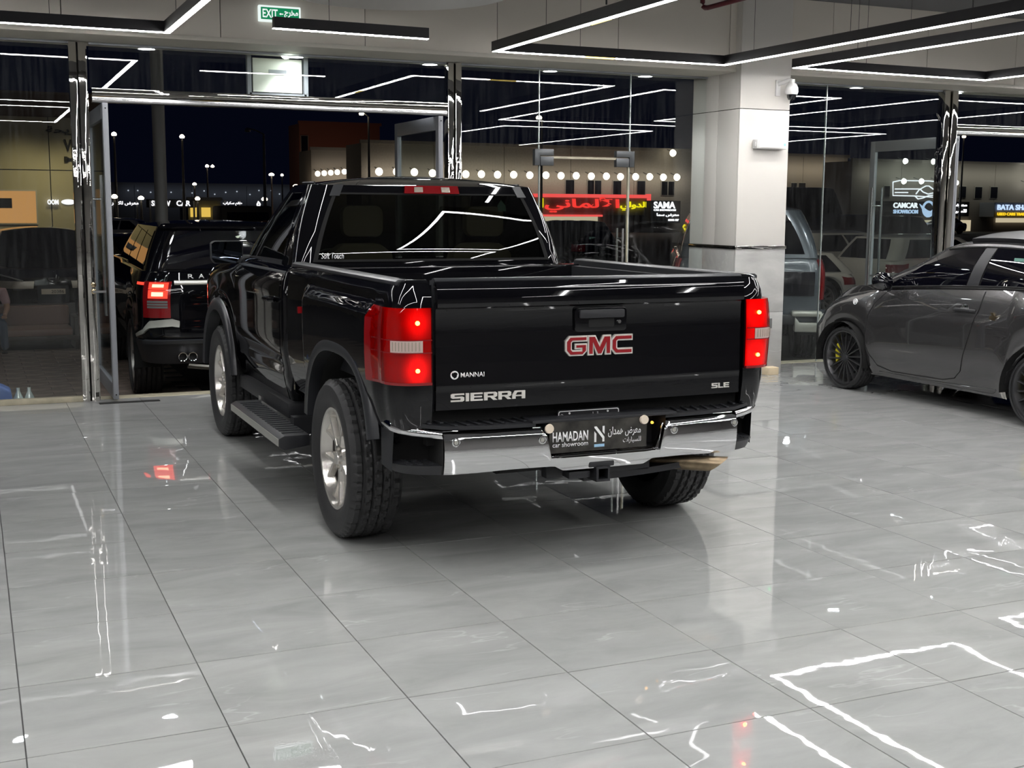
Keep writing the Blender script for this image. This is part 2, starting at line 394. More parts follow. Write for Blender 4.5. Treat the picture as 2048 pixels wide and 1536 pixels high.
# bulkhead above the shop front with its composite panels
YW = 10.44
wf = struct(MB().box(XL, XR, YW+.02, YW+.12, 3.0, ZC).build('wall_front', 'void'))
k = -10
while 5.62+1.22*k < XR:
    x0 = max(XL, 5.62+1.22*k)+.003; x1 = min(XR, 5.62+1.22*(k+1))-.003; k += 1
    if x1 > x0: MB().box(x0, x1, YW, YW+.02, 2.985, ZC).build('panel', 'wallpanel', wf, bevel=.002)
so = struct(MB().box(XL, XR, YW-.005, YG+.22, 2.965, 2.985).build('trim_1', 'soffit'))
MB().box(XL, XR, YG+.22, YG+.25, 2.965, 3.6).build('fascia', 'wallpanel', so)
MB().box(XL, XR, YW-.012, YW-.005, 2.965, 3.0).build('edge_strip', 'soffit', so, bevel=.002)
struct(MB().box(XL, XR, YG+.02, YG+.20, -.14, .004).build('trim_2', 'kerb', bevel=.006))
struct(MB().box(XL, .83, YG-.05, YG+.02, 0, .045).build('trim_3', 'kerb', bevel=.004))
# glazing
def pane(n, x0, x1, z0, z1, y=YG, edges=True, mt='glass'):
    g = struct(MB().box(x0, x1, y-.006, y+.006, z0, z1).build('window_%d' % n, mt))
    if edges:
        MB().box(x0-.004, x0+.004, y-.009, y+.009, z0, z1).build('pane_edge', 'glassedge', g)
    return g
def rail(g, x0, x1, z0, z1, mt='steel2', y=YG, t=.025, nm='frame_rail'): return MB().box(x0, x1, y-t, y+t, z0, z1).build(nm, mt, g, bevel=.003)
ZT = 2.96
g = pane(1, -2.6, .83, .045, ZT, edges=False); rail(g, -2.6, .83, ZT-.014, ZT+.004, 'alu')
g = pane(2, .975, 4.10, 2.60, ZT, edges=False); rail(g, .975, 4.10, ZT-.014, ZT+.004, 'alu')
g = pane(3, 4.24, 5.045, .01, ZT); rail(g, 4.24, 6.92, ZT-.014, ZT+.004, 'alu')
g = pane(4, 5.05, 6.035, 2.16, ZT)
g = pane(5, 6.04, 6.92, .01, ZT)
g = pane(6, 7.50, 8.40, .01, ZT); rail(g, 7.5, 9.96, ZT-.014, ZT+.004, 'alu')
g = pane(7, 8.405, 9.96, .01, ZT)
g = pane(8, 10.16, 13.2, 2.60, ZT, edges=False)
g = pane(9, 13.36, 16.9, .01, ZT)
# mirror-polished posts and transoms
def post(n, x0, x1, split=True, z1=ZT, y0=YG-.075, y1=YG+.055):
    g = None; w_ = (x1-x0)
    segs = [(x0, x0+w_*.42), (x0+w_*.50, x0+w_*.92)] if split else [(x0, x1)]
    for i, (a, b_) in enumerate(segs):
        o = MB().box(a, b_, y0+(.0 if i else .02), y1, 0, z1).build('trim_%d' % n if g is None else 'post_tube', 'steel', g, bevel=.004)
        if g is None: g = struct(o)
    MB().box(x0+w_*.42, x0+w_*.50, y0+.05, y1, 0, z1).build('post_core', 'void', g)
    MB().box(x1-w_*.06, x1, y0+.045, y1, 0, z1).build('post_lip', 'steel', g)
    return g
p = post(4, .815, .958)
for z in (.93, .985): MB().cyl((.935, YG-.075, z), (.935, YG-.088, z), .021, n=20).build('lock_rose', 'gold', p, bevel=.003)
MB().cyl((.935, YG-.09, .93), (.935, YG-.12, .93), .012, n=14).add(*(lambda q: (q.v, q.f))(MB().box(.935, 1.03, YG-.118, YG-.106, .92, .938))).build('latch', 'steel2', p)
post(5, 4.105, 4.24); post(6, 9.965, 10.155); post(7, 13.2, 13.36)
for n, x0, x1 in ((8, .985, 4.105), (9, 10.155, 13.2)):
    o = struct(MB().box(x0, x1, YG-.06, YG+.05, 2.535, 2.60).build('trim_%d' % n, 'steel', bevel=.006))
    MB().box(x0, x1, YG-.045, YG+.05, 2.485, 2.528).build('lower_rail', 'steel2', o, bevel=.006)
# framed door leaves folded outwards
def leaf(n, x, y0, y1, mt='alu', handle=True):
    """leaf standing along +y at x, hinged at y0"""
    t = .022; z1 = 2.475; r = MB().box(x-t, x+t, y0, y0+.085, G if y0 > YG+.2 else .02, z1).build('door_%d' % n, mt, bevel=.004); struct(r)
    MB().box(x-.012, x+.012, y0-.006, y0, .05, z1-.02).build('edge_seal', 'alu', r)
    MB().box(x-t, x+t, y1-.085, y1, .02, z1).build('stile', mt, r, bevel=.004)
    MB().box(x-t, x+t, y0+.085, y1-.085, z1-.125, z1).build('top_rail', mt, r, bevel=.004)
    MB().box(x-t, x+t, y0+.085, y1-.085, .02, .15).build('bottom_rail', mt, r, bevel=.004)
    MB().box(x-.004, x+.004, y0+.08, y1-.08, .15, z1-.125).build('pane', 'glassd', r)
    for z in (.06, 2.43): MB().cyl((x, y0-.001, z), (x, y0-.010, z), .006, n=10).build('screw', 'void', r)
    if handle:
        for s in (-1, 1):
            hb = MB().cyl((x+s*.075, y1-.13, .62), (x+s*.075, y1-.13, 1.92), .016, n=14)
            for z in (.85, 1.70): hb.cyl((x, y1-.13, z), (x+s*.075, y1-.13, z), .010, n=10)
            hb.build('handle', 'steel2', r)
    return r
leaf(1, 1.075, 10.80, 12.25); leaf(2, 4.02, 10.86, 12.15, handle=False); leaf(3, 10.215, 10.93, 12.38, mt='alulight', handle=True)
bp = MB().box(.93, 1.42, 10.70, 10.78, -.001, .004).build('pivot_plate', 'void', None); tag(bp, 'black metal floor pivot plate under the open left door leaf', 'plate')
# frameless glass swing door
g = struct(MB().box(5.06, 6.025, YG-.006, YG+.006, .02, 2.135).build('door_4', 'glass'))
MB().box(5.052, 5.062, YG-.010, YG+.010, .02, 2.135).build('pane_edge', 'glassedge', g)
MB().box(6.022, 6.034, YG-.012, YG+.012, .02, 2.135).build('pane_edge', 'kerb', g)
MB().box(5.06, 6.025, YG-.010, YG+.010, 2.118, 2.14).build('top_edge', 'kerb', g)
for x0, s in ((5.0, 1), (6.085, -1)):
    f0 = lambda a, b_, s=s, x0=x0: V((x0+s*a, YG-.028, b_)); f1 = lambda a, b_, s=s, x0=x0: V((x0+s*a, YG+.028, b_))
    MB().prism([(0, 2.05), (.055, 2.05), (.055, 2.145), (.20, 2.145), (.20, 2.205), (0, 2.205)], f0, f1).build('patch_fitting', 'patchm', g, bevel=.003)
    MB().prism([(.06, 2.05), (.20, 2.05), (.20, 2.135), (.06, 2.135)], f0, f1).build('patch_fitting', 'patchm', g, bevel=.003)
for s in (-1, 1):
    MB().cyl((5.95, YG+s*.06, .75), (5.95, YG+s*.06, 1.45), .013, n=12).cyl((5.95, YG, .85), (5.95, YG+s*.06, .85), .008, n=8).cyl((5.95, YG, 1.35), (5.95, YG+s*.06, 1.35), .008, n=8).build('handle', 'steel2', g)
# pillar
PX0, PX1, PY = 6.915, 7.495, 10.34
pl = struct(MB().box(PX0+.02, PX1-.02, PY+.02, YG+.25, 0, ZC).build('pillar', 'void'))
for z0, z1 in ((1.288, 2.610), (2.616, ZC)):
    MB().box(PX0, PX1, PY, PY+.02, z0, z1).build('panel', 'pillarpanel', pl, bevel=.003)
    for y0, y1 in ((PY+.022, PY+.385), (PY+.389, YG+.25)):
        MB().box(PX0, PX0+.02, y0, y1, z0, z1).build('panel', 'pillarpanel', pl, bevel=.002)
        MB().box(PX1-.02, PX1, y0, y1, z0, z1).build('panel', 'pillarpanel', pl, bevel=.002)
MB().box(PX0-.012, PX1+.012, PY-.012, YG+.25, 1.253, 1.288).build('metal_band', 'steel', pl, bevel=.003)
for z0, z1 in ((0, .622), (.625, 1.253)):
    MB().box(PX0-.004, PX1+.004, PY-.004, PY+.02, z0, z1).build('marble_tile', 'marble', pl, bevel=.0015)
    for y0, y1 in ((PY+.022, PY+.60), (PY+.603, YG+.25)):
        MB().box(PX0-.004, PX0+.02, y0, y1, z0, z1).build('marble_tile', 'marble', pl, bevel=.0015)
        MB().box(PX1-.02, PX1+.004, y0, y1, z0, z1).build('marble_tile', 'marble', pl, bevel=.0015)
MB().box(7.30, 7.37, PY-.010, PY-.004, .46, .56).build('socket_plate', 'grout', pl, bevel=.002, label='small grey cover plate')
o = MB().box(7.27, 7.40, PY-.11, PY-.005, 0, .075).build('block', 'brass', None, bevel=.003); tag(o, 'small beige block on the floor against the marble pillar base', 'block')
# dome camera and emergency light on the pillar
t = thing('security_camera', 'white dome security camera on a bracket high on the pillar', 'camera', (7.40, PY, 2.80))
MB().box(-.085, -.035, -.018, 0, -.055, .10).build('mount_plate', 'white', t, bevel=.004)
MB().tube([(-.06, -.015, .06), (-.03, -.06, .075), (.0, -.11, .095), (.02, -.125, .085)], .020, 12).build('arm', 'white', t)
MB().lathe([(0, .10), (.028, .10), (.03, .065), (.045, .055), (.062, .02), (.066, -.02), (.055, -.045), (0, -.05)], 32, (.02, -.125, 0), 'z').build('housing', 'white', t)
MB().lathe([(.046, -.045), (.044, -.07), (.030, -.095), (.0, -.105)], 24, (.02, -.125, 0), 'z').build('dome', 'blackglass', t)
t = thing('emergency_light', 'white rectangular emergency light on the pillar with a green indicator', 'lamp', (7.235, PY, 2.275))
MB().box(-.165, .185, -.085, 0, -.045, .045).build('body', 'white', t, bevel=.008)
MB().box(-.15, .13, -.092, -.085, -.036, .036).build('diffuser', 'clear', t, bevel=.003).data.materials[0] = m['white']
MB().cyl((.155, -.085, .0), (.155, -.093, .0), .012, n=14).build('indicator', 'greenled', t)
MB().box(-.175, -.165, -.06, -.02, -.02, .02).build('knuckle', 'white', t)
# exit sign on the bulkhead
t = thing('exit_sign', 'green and white lit exit sign with English and Arabic lettering', 'sign', (2.44, YW, 3.21))
MB().box(-.175, .175, -.045, 0, -.065, .065).build('housing', 'exitwhite', t, bevel=.008)
MB().box(-.158, .158, -.048, -.045, -.048, .048).build('face', 'greenexit', t)
text('lettering', 'EXIT', 'exitwhite', t, -.145, -.034, .125, .068, -.049, .002, .02)
text('lettering', ar('مخرج'), 'exitwhite', t, .035, -.034, .115, .068, -.049, .002, .03)
MB().prism([(0, 0), (.014, .010), (.014, .004), (.034, .004), (.034, -.004), (.014, -.004), (.014, -.010)], lambda a, b_: V((-.008+a, -.049, b_)), lambda a, b_: V((-.008+a, -.051, b_))).build('arrow', 'exitwhite', t)
# linear light fixtures: black channels with a lit diffuser underneath, hung on wires
ZF = 2.945
def fixture(label, pts, warm=(), wires=True, top=ZC-.012):
    t = thing('linear_light', label, 'light', (pts[0][0], pts[0][1], ZF), 0, 'suspended linear lights')
    ox, oy = pts[0]; hb = MB(); db = MB(); P = [(x-ox, y-oy) for x, y in pts]; hw, dw = .027, .021
    def off(P, o_):
        n = len(P); L = []
        for i in range(n):
            ns = []
            if i > 0: d = V((P[i][0]-P[i-1][0], P[i][1]-P[i-1][1])).normalized(); ns.append(V((-d.y, d.x)))
            if i < n-1: d = V((P[i+1][0]-P[i][0], P[i+1][1]-P[i][1])).normalized(); ns.append(V((-d.y, d.x)))
            b_ = sum(ns, V((0, 0))).normalized(); k_ = o_/max(.3, b_.dot(ns[0])); L.append((P[i][0]+b_.x*k_, P[i][1]+b_.y*k_))
        return L
    for bld, w_, z0, z1 in ((hb, hw, .004, .085), (db, dw, 0, .006)):
        A, B = off(P, w_), off(P, -w_); n = len(P)
        vs = [(x, y, z0) for x, y in A]+[(x, y, z0) for x, y in B]+[(x, y, z1) for x, y in A]+[(x, y, z1) for x, y in B]
        fs = []
        for i in range(n-1):
            fs += [(i, i+1, n+i+1, n+i), (2*n+i, 3*n+i, 3*n+i+1, 2*n+i+1), (i, 2*n+i, 2*n+i+1, i+1), (n+i, n+i+1, 3*n+i+1, 3*n+i)]
        fs += [(0, n, 3*n, 2*n), (n-1, 3*n-1, 4*n-1, 2*n-1)]
        bld.add(vs, fs)
    hb.build('channel', 'blackalu', t, sharp=20); db.build('diffuser', 'led', t, sharp=20)
    for (x0, y0), (x1, y1) in warm:
        d = V((x1-x0, y1-y0)).normalized()*.0; MB().box(min(x0, x1)-ox-(0 if abs(x1-x0) > .05 else .022), max(x0, x1)-ox+(0 if abs(x1-x0) > .05 else .022), min(y0, y1)-oy-(0 if abs(y1-y0) > .05 else .022), max(y0, y1)-oy+(0 if abs(y1-y0) > .05 else .022), -.003, .005).build('warm_section', 'ledwarm', t, label='dim amber section of the diffuser')
    if wires:
        for (x0, y0), (x1, y1) in zip(P, P[1:]):
            L_ = hypot(x1-x0, y1-y0); n = max(1, int(L_/1.25))
            for i in range(n):
                f = (i+.35)/n; MB().cyl((lerp(x0, x1, f), lerp(y0, y1, f), .085), (lerp(x0, x1, f), lerp(y0, y1, f), top-ZF), .0022, n=5).build('wire', 'wire', t)
    return t
fixture('angular black linear light at the far left ending in a corner above the steel post', [(-5, 9.93), (1.465, 9.95), (1.485, 4.88), (-5, 4.88)])
fixture('linear light rectangle over the left foreground behind the camera', [(-5, 3.95), (1.36, 3.95), (1.34, .72), (-5, .72)])
fixture('short straight black linear light hanging in front of the exit sign', [(2.145, 9.36), (3.375, 9.41)], top=3.23)
fixture('angular linear light with a sharp corner left of the pillar', [(4.14, 5.25), (4.15, 9.88), (6.41, 9.86), (6.47, 6.0)], warm=(((4.15, 7.85), (4.15, 8.15)), ((4.98, 9.872), (5.28, 9.870))))
fixture('zigzag linear light running in front of and right of the pillar', [(14.5, 1.5), (14.5, 4.63), (7.33, 4.63), (7.12, 9.75), (9.47, 9.80), (9.49, 5.5), (12.93, 5.45), (12.9, 10.0)])
fixture('linear light frame near the middle of the hall behind the camera', [(7.8, -2), (7.93, 3.42), (10.63, 3.38), (10.6, -2)])
fixture('square-cornered linear light over the rear of the pickup, out of the frame', [(6.6, 4.85), (3.7, 4.85), (3.7, 2.6), (5.5, 2.6), (5.5, 4.5)])
fixture('right-hand linear light parallel to the shop front', [(10.55, 6.4), (10.55, 10.2), (12.5, 10.2)])
fixture('linear light over the hall behind the truck and the camera', [(2.3, -3.5), (2.3, 2.2), (5.6, 2.2), (5.6, -3.5)], wires=False)
# recessed downlights along the soffit
for i, (x, y) in enumerate([(-1.1, YG+.12), (.19, YG+.12), (1.455, YG+.12), (2.73, YG+.12), (3.99, YG+.12), (5.22, YG+.12), (6.27, YG+.12), (8.87, YG+.10), (10.25, YG+.10), (11.6, YG+.10), (12.9, YG+.10)]):
    t = thing('downlight', 'round white downlight in the soffit '+['beyond the left edge of the picture', 'at the left edge over the left pane', 'just right of the left steel post', 'over the pale hanging panel', 'left of the second steel post', 'right of the second steel post', 'nearest the pillar on its left side', 'between the pillar and the third steel post', 'just right of the third steel post', 'beyond the right edge of the picture', 'farthest right beyond the picture edge'][i], 'light', (x, y, 2.957), 0, 'downlights along the soffit')
    MB().lathe([(.085, 0), (.085, -.006), (.070, -.008), (.068, -.001)], 28, ax='z').build('ring', 'white', t)
    MB().lathe([(0, -.003), (.066, -.003)], 28, ax='z').build('lens', emit('downlight_lens', (.92, .97, 1.0), 40) if i == 0 else bpy.data.materials['downlight_lens'], t)
    ld = bpy.data.lights.new('downlight', 'SPOT'); ld.energy = DOWN; ld.spot_size = 2.1; ld.spot_blend = .6; ld.shadow_soft_size = .06; ld.color = (.95, .97, 1.0)
    lo = bpy.data.objects.new('lamp', ld); col.objects.link(lo); lo.parent = t; lo.location = (0, 0, -.02)
# round ceiling drop and red sprinkler pipe
t = thing('ceiling_disc', 'white round dropped ceiling disc seen at the top edge', 'ceiling feature', (3.02, 9.10, 3.215))
MB().lathe([(0, 0), (.70, 0), (.74, .015), (.86, .015), (.88, .03), (.88, .10), (.80, .11), (.80, ZC-3.23)], 72, ax='z').build('disc', 'white', t, sharp=50)
o = MB().tube([(6.07, 5.5, 3.40), (6.07, 9.62, 3.40)], .022, 12).build('sprinkler_pipe', 'redpipe'); tag(o, 'dark red sprinkler pipe bending under the ceiling left of the pillar', 'pipe')
MB().tube([(6.07, 9.62, 3.40), (6.07, 9.67, 3.405), (6.065, 9.695, 3.42), (6.06, 9.70, 3.45), (6.06, 9.70, ZC-.012)], .022, 12).build('riser', 'redpipe', o)
MB().cyl((6.07, 8.3, 3.40), (6.07, 8.3, 3.46), .03, n=12).cyl((6.07, 8.3, 3.46), (6.07, 8.3, ZC-.012), .006, n=6).build('pipe_hanger', 'redpipe', o)
for i, (x, y) in enumerate(((3.3, 9.9), (5.1, 9.7), (8.4, 9.7))):
    o = MB().cyl((x, y, 3.42), (x, y, ZC), .002, n=5).cyl((x, y, 3.37), (x, y, 3.42), .008, n=8).build('loose_wire', 'wire'); tag(o, ['thin loose wire hanging beside the ceiling disc', 'thin loose wire hanging above the corner light', 'loose cable hanging above the zigzag light'][i], 'wire')
# ---------------------------------------------------------------- outside
gd = struct(MB().box(-60, 160, YG+.2, 160, G-.2, G).build('ground', 'asphalt'))
pv = MB().box(-.197, .197, -.097, .097, -.01, .008).mesh('paver', 'paver', bevel=.004, seg=1); n = 0
for j in range(29):
    for i in range(9):
        y = 11.30+j*.2+.1; x = -1.5+i*.4+(.2 if j % 2 else 0)
        if x < 2.2:
            o = bpy.data.objects.new('paver', pv); col.objects.link(o); o.parent = gd; o.location = (x, y, G); o.rotation_euler = (random.gauss(0, .004), random.gauss(0, .004), 0)
            n += 1
rp = struct(MB().add([(XL, YG+.2, -.02), (XR, YG+.2, -.02), (XR, YG+.34, G), (XL, YG+.34, G), (XL, YG+.2, G-.05), (XR, YG+.2, G-.05)], [(0, 1, 2, 3), (0, 4, 5, 1)]).build('trim_10', 'kerb'))
# beige wing of the building at the left
lb = thing('side_building', 'dim olive grey panelled building with an orange lit room behind the left pane', 'building', (0, 30, 0))
for x0, x1 in ((-16, -5.55), (-5.53, -1.8), (-1.78, 1.74), (1.76, 2.85)):
    for z0, z1 in ((G, 2.42), (2.44, 3.6)): MB().box(x0, x1, 0, .3, z0, z1).build('wall_panel', 'facade3', lb)
MB().box(-16, 2.87, -.02, .32, 3.6, 4.15).build('parapet', 'parapet', lb)
for i, (x0, x1, z0, z1) in enumerate(((.15, 1.42, 1.25, 1.96), (2.30, 2.80, 1.0, 2.02))):  # the second is added for the orange reflection in the door leaf
    wn = MB().box(x0-.03, x1+.03, -.03, -.005, z0-.03, z1+.03).build('window', 'winfr', lb)
    MB().box(x0, x1, -.035, -.02, z0, z1).build('pane', 'orange', wn)
MB().box(.50, .92, -.045, -.036, 1.58, 1.80).build('picture', 'darkwin', lb)
text('lettering', ar('ريحة'), 'void', lb, 1.70, 3.22, .62, .18, -.03, .02, .02); text('lettering', 'W', 'void', lb, 2.06, 2.86, .3, .26, -.03, .02, .03); text('lettering', 'M', 'void', lb, 2.06, 2.62, .26, .12, -.03, .02, .03)
for x in (1.2, 2.3):
    ld = bpy.data.lights.new('wall_lamp', 'SPOT'); ld.energy = 120; ld.spot_size = 1.7; ld.spot_blend = 1; ld.color = (1, .88, .5); ld.shadow_soft_size = .2
    lo = bpy.data.objects.new('wall_lamp', ld); col.objects.link(lo); lo.parent = lb; lo.location = (x, -1.4, 3.6); lo.rotation_euler = (radians(25), 0, 0)
def sign(name, label, px, py, Y, wd, parts, board=None):
    p0 = at(px, py, Y); t = thing(name, label, 'sign', p0)
    for s, mt, x, z, w_, h_ in parts: text('lettering', s, mt, t, x, z, w_, h_, 0, .06, .03)
    if board: MB().box(*board[:2], .05, .25, *board[2:4]).build('board', board[4], t, bevel=.02)
    return t
def px2(px, py, Y, ref): p = at(px, py, Y); return p.x-ref.x, p.z-ref.z
def signp(name, label, Y, items, board=None, bd=.9, posts=()):
    """items: (text, material, px0, py_bottom, px1, py_top)"""
    ref = at(items[0][2], items[0][3], Y); t = thing(name, label, 'sign', ref)
    for s, mt, a, b_, c, d in items:
        x0, z0 = px2(a, b_, Y, ref); x1, _ = px2(c, b_, Y, ref); _, z1 = px2(a, d, Y, ref)
        text('lettering', s, mt, t, x0, z0, x1-x0, z1-z0, 0, .08, .025)
    for mt, a, b_, c, d in (board or ()):
        x0, z0 = px2(a, b_, Y, ref); x1, _ = px2(c, b_, Y, ref); _, z1 = px2(a, d, Y, ref)
        MB().box(x0, x1, .15 if mt != 'neonred2' else -.05, (.4 if mt == 'neonred2' else bd), z0, z1).build('board' if mt != 'neonred2' else 'neon_bar', mt, t, bevel=.02)
    for a in posts:
        x0, _ = px2(a, 400, Y, ref); MB().box(x0-.06, x0+.06, .02, .14, G-ref.z, .4).build('sign_post', 'pole', t)
    return t
# white row of buildings across the road
FB = 90
def facade(name, label, Y, px0, px1, top, mt, wins=(), dy=0, dp=4, cat='building'):
    a, b_ = at(px0, top, Y), at(px1, top, Y); t = thing(name, label, cat, (a.x, Y, 0)); wdt = b_.x-a.x
    n = max(1, round(wdt/6)); ww = wdt/n
    for i in range(n): MB().box(i*ww, (i+1)*ww-.04, 0, dp, G, a.z).build('wall_panel', mt, t)
    MB().box(-.1, wdt+.1, -.15, .1, a.z, a.z+.25).build('parapet', mt, t)
    for wpx0, wpx1, w0, w1 in wins:
        p, q = at(wpx0, w0, Y), at(wpx1, w1, Y)
        f = MB().box(p.x-a.x-.07, q.x-a.x+.07, -.06, 0, q.z-.07, p.z+.07).build('window', 'winfr', t)
        if wpx1-wpx0 > 20:
            c = (p.x+q.x)/2-a.x
            MB().box(p.x-a.x, c-.05, -.09, -.05, q.z, p.z).build('pane', 'darkwin', f); MB().box(c+.05, q.x-a.x, -.09, -.05, q.z, p.z).build('pane', 'darkwin', f)
        else: MB().box(p.x-a.x, q.x-a.x, -.09, -.05, q.z, p.z).build('pane', 'darkwin', f)
    return t
def flood(t, Y, pts, mt='flood', r=.30, en=0):
    ref = t.location
    for px, py in pts:
        p = at(px, py, Y)-ref
        lm = MB().lathe([(0, -.18), (r*.8, -.16), (r, 0), (0, .02)], 14, (p.x, -1.0, p.z), 'y').build('flood_lamp', mt, t)
        MB().cyl((p.x, -.9, p.z+.1), (p.x, 0, p.z+.35), .04, n=6).build('bracket', 'pole', lm)
def wash(t, Y, px0, px1, py, en, c=(1, .88, .66)):
    a, b_ = at(px0, py, Y)-t.location, at(px1, py, Y)-t.location
    ld = bpy.data.lights.new('wash', 'AREA'); ld.shape = 'RECTANGLE'; ld.size = b_.x-a.x; ld.size_y = .3; ld.energy = en; ld.color = c
    lo = bpy.data.objects.new('wash_light', ld); col.objects.link(lo); lo.parent = t; lo.location = ((a.x+b_.x)/2, -1.3, a.z); lo.rotation_euler = (radians(52), 0, 0)
mb = facade('showroom_row', 'long beige two-storey building with a row of bright floodlights across the road', FB, 722, 1392, 286, 'facade',
            [(1131, 1147, 360, 388), (1175, 1201, 361, 388), (1226, 1241, 362, 389), (1274, 1289, 362, 389), (1323, 1347, 363, 390)])
flood(mb, FB, [(750, 344), (785, 344), (820, 345), (856, 347), (889, 348), (922, 349), (953, 349), (985, 350), (1017, 350), (1049, 351), (1081, 351), (1111, 352), (1141, 352), (1171, 353), (1201, 353), (1229, 354), (1259, 354), (1287, 354), (1314, 355), (1341, 355), (1333, 307)], r=.29)
wash(mb, FB, 730, 1380, 345, 130, (1, .9, .8))
mc = facade('corner_building', 'taupe corner building with a short row of floodlights beside the red tower', 100, 622, 722, 300, 'facade2')
flood(mc, 100, [(629, 348), (642, 347), (655, 346), (668, 345), (682, 344), (695, 343), (709, 343)], r=.22); wash(mc, 100, 625, 715, 346, 32)
mt_ = facade('red_tower', 'terracotta red block rising behind the lit row', 112, 598, 760, 247, 'redwall', [(602, 616, 272, 340)])
ld = bpy.data.lights.new('glow', 'AREA'); ld.energy = 60; ld.size = 8; ld.color = (1, .6, .4); lo = bpy.data.objects.new('wash_light', ld); col.objects.link(lo); lo.parent = mt_; lo.location = (3, -6, 2); lo.rotation_euler = (radians(100), 0, 0)
md = facade('dim_building', 'dim taupe building with small dark windows right of the pillar', 96, 1420, 1697, 308, 'facade2', [(1582, 1592, 366, 388), (1597, 1609, 366, 389), (1668, 1678, 368, 389)])
wash(md, 96, 1450, 1690, 330, 110)
me_ = facade('car_shop', 'dark grey building with white floodlights above two lit car shops', 90, 1705, 2250, 322, 'facade2', [(1768, 1778, 372, 393), (1918, 1930, 373, 395), (1950, 1962, 374, 396), (1981, 1993, 374, 396)])
flood(me_, 90, [(1795, 323), (1851, 324), (1792, 363), (1827, 363), (1862, 364), (1896, 366), (2043, 329), (2042, 369)], 'floodw', .26); wash(me_, 90, 1720, 2200, 340, 160, (.95, 1, .85))
sf = MB(); ref = me_.location
def shopbox(t, px0, px1, y0, y1, Y, mt, nm='shop_window'):
    a, b_ = at(px0, y0, Y)-t.location, at(px1, y1, Y)-t.location
    MB().box(a.x, b_.x, -.3, -.1, b_.z, a.z).build(nm, mt, t)
for a, b_ in ((1786, 1815), (1820, 1848), (1852, 1868), (1900, 1936)): shopbox(me_, a, b_, 440, 462, 90, 'litwin')
shopbox(me_, 1990, 2060, 436, 445, 90, 'litwin'); shopbox(mb, 1078, 1192, 433, 446, 90, 'litwin')
signp('shop_sign', 'red neon framed sign with red and yellow Arabic lettering', 89, [(ar('الألماني'), 'neonred', 1089, 425, 1238, 393), (ar('الدولي'), 'neonyel', 1240, 421, 1294, 403), (ar('لت'), 'neonyel', 1076, 416, 1086, 396)],
      [('facade', 1060, 430, 1298, 392), ('neonred2', 1060, 394, 1298, 387), ('neonred2', 1295, 425, 1301, 388), ('neonred2', 1078, 433, 1205, 429)], bd=1.0)
signp('shop_sign', 'white lit sign reading SAMA to the right of the red neon sign', 88, [('SAMA', 'signwhite', 1307, 417, 1350, 403), ('CAR SHOWROOM', 'signwhite', 1307, 422, 1351, 418), (ar('معرض سما'), 'signwhite', 1313, 434, 1357, 426), ('sama car', 'signwhite', 1336, 442, 1357, 438)], [('void', 1303, 446, 1362, 401)], bd=2)
o = signp('shop_sign', 'white lit sign reading CAMCAR SHOWROOM above a lit shop', 88, [('CAMCAR', 'signwhite', 1786, 416, 1835, 405), ('SHOWROOM', 'signblue', 1786, 427, 1835, 419), (ar('معرض كام'), 'signwhite', 1886, 416, 1933, 406), (ar('للسيارات'), 'signwhite', 1886, 427, 1932, 418)], [('void', 1770, 432, 1940, 402)], bd=2)
a = at(1857, 418, 88)-o.location
MB().lathe([(.55, -.05), (.75, 0), (.55, .05)], 24, (a.x, 0, a.z), 'y').build('logo_ring', 'signblue', o); MB().prism([(-1.1, .45), (-.2, -.75), (.9, .2), (.2, -.2), (-.2, -.1)], lambda p, q: V((a.x+p, -.1, a.z+q)), lambda p, q: V((a.x+p, 0, a.z+q))).build('logo_wing', 'signblue', o)
# outline drawing of a car in light tubes above the sign
o = thing('neon_drawing', 'thin white light tubes drawing a car above the CAMCAR sign', 'sign', at(1785, 395, 89.94))
def tubes(pts): q = [at(x, y, 89.94)-o.location for x, y in pts]; return MB().tube(q, .055, 6)
for pts in ([(1786, 364), (1786, 391), (1830, 392), (1892, 396)], [(1786, 364), (1800, 361), (1860, 362), (1895, 366)], [(1832, 388), (1838, 380), (1846, 375), (1852, 372), (1858, 372), (1866, 378), (1874, 382)], [(1830, 392), (1836, 398), (1846, 396), (1858, 391), (1872, 390)],
            [(1840, 378), (1846, 384), (1856, 388), (1866, 386)], [(1790, 378), (1812, 378), (1840, 378)], [(1790, 385), (1816, 385)]): tubes(pts).build('light_tube', 'signwhite', o)
signp('shop_sign', 'blue and amber lit sign reading BATA SHA at the right edge', 88, [('BATA SHAR', 'signblue', 1994, 420, 2063, 409), ('USED CARS TRADING', 'signor', 1994, 431, 2062, 425)], [('farwall', 1990, 434, 2080, 405)], bd=2)
# far left: long dark building with small signs
mf = facade('low_building', 'long dark low building on the horizon with small lit signs', 136, 150, 600, 368, 'farwall')
signp('shop_sign', 'white lit sign reading SHOW CAR on the horizon', 92, [('SHOW', 'signwhite', 303, 412, 341, 401), ('CAR', 'signwhite', 353, 412, 381, 401)], [('void', 296, 415, 392, 398)], posts=(300, 388))
signp('shop_sign', 'small white Arabic sign on the horizon left of SHOW CAR', 92, [(ar('معرض لاكسر'), 'signwhite', 223, 411, 277, 402)], posts=(226, 274))
signp('shop_sign', 'small white Arabic sign on the horizon right of the yellow shop', 92, [(ar('طقم سكراب'), 'signwhite', 446, 411, 484, 403), (ar('ه'), 'signwhite', 513, 413, 521, 402)], posts=(450, 480, 517))
signp('shop_sign', 'white lit letters OOM beside a lit car outline behind the left pane', 29.995, [('OOM', 'signwhite', 95, 409, 117, 399)])
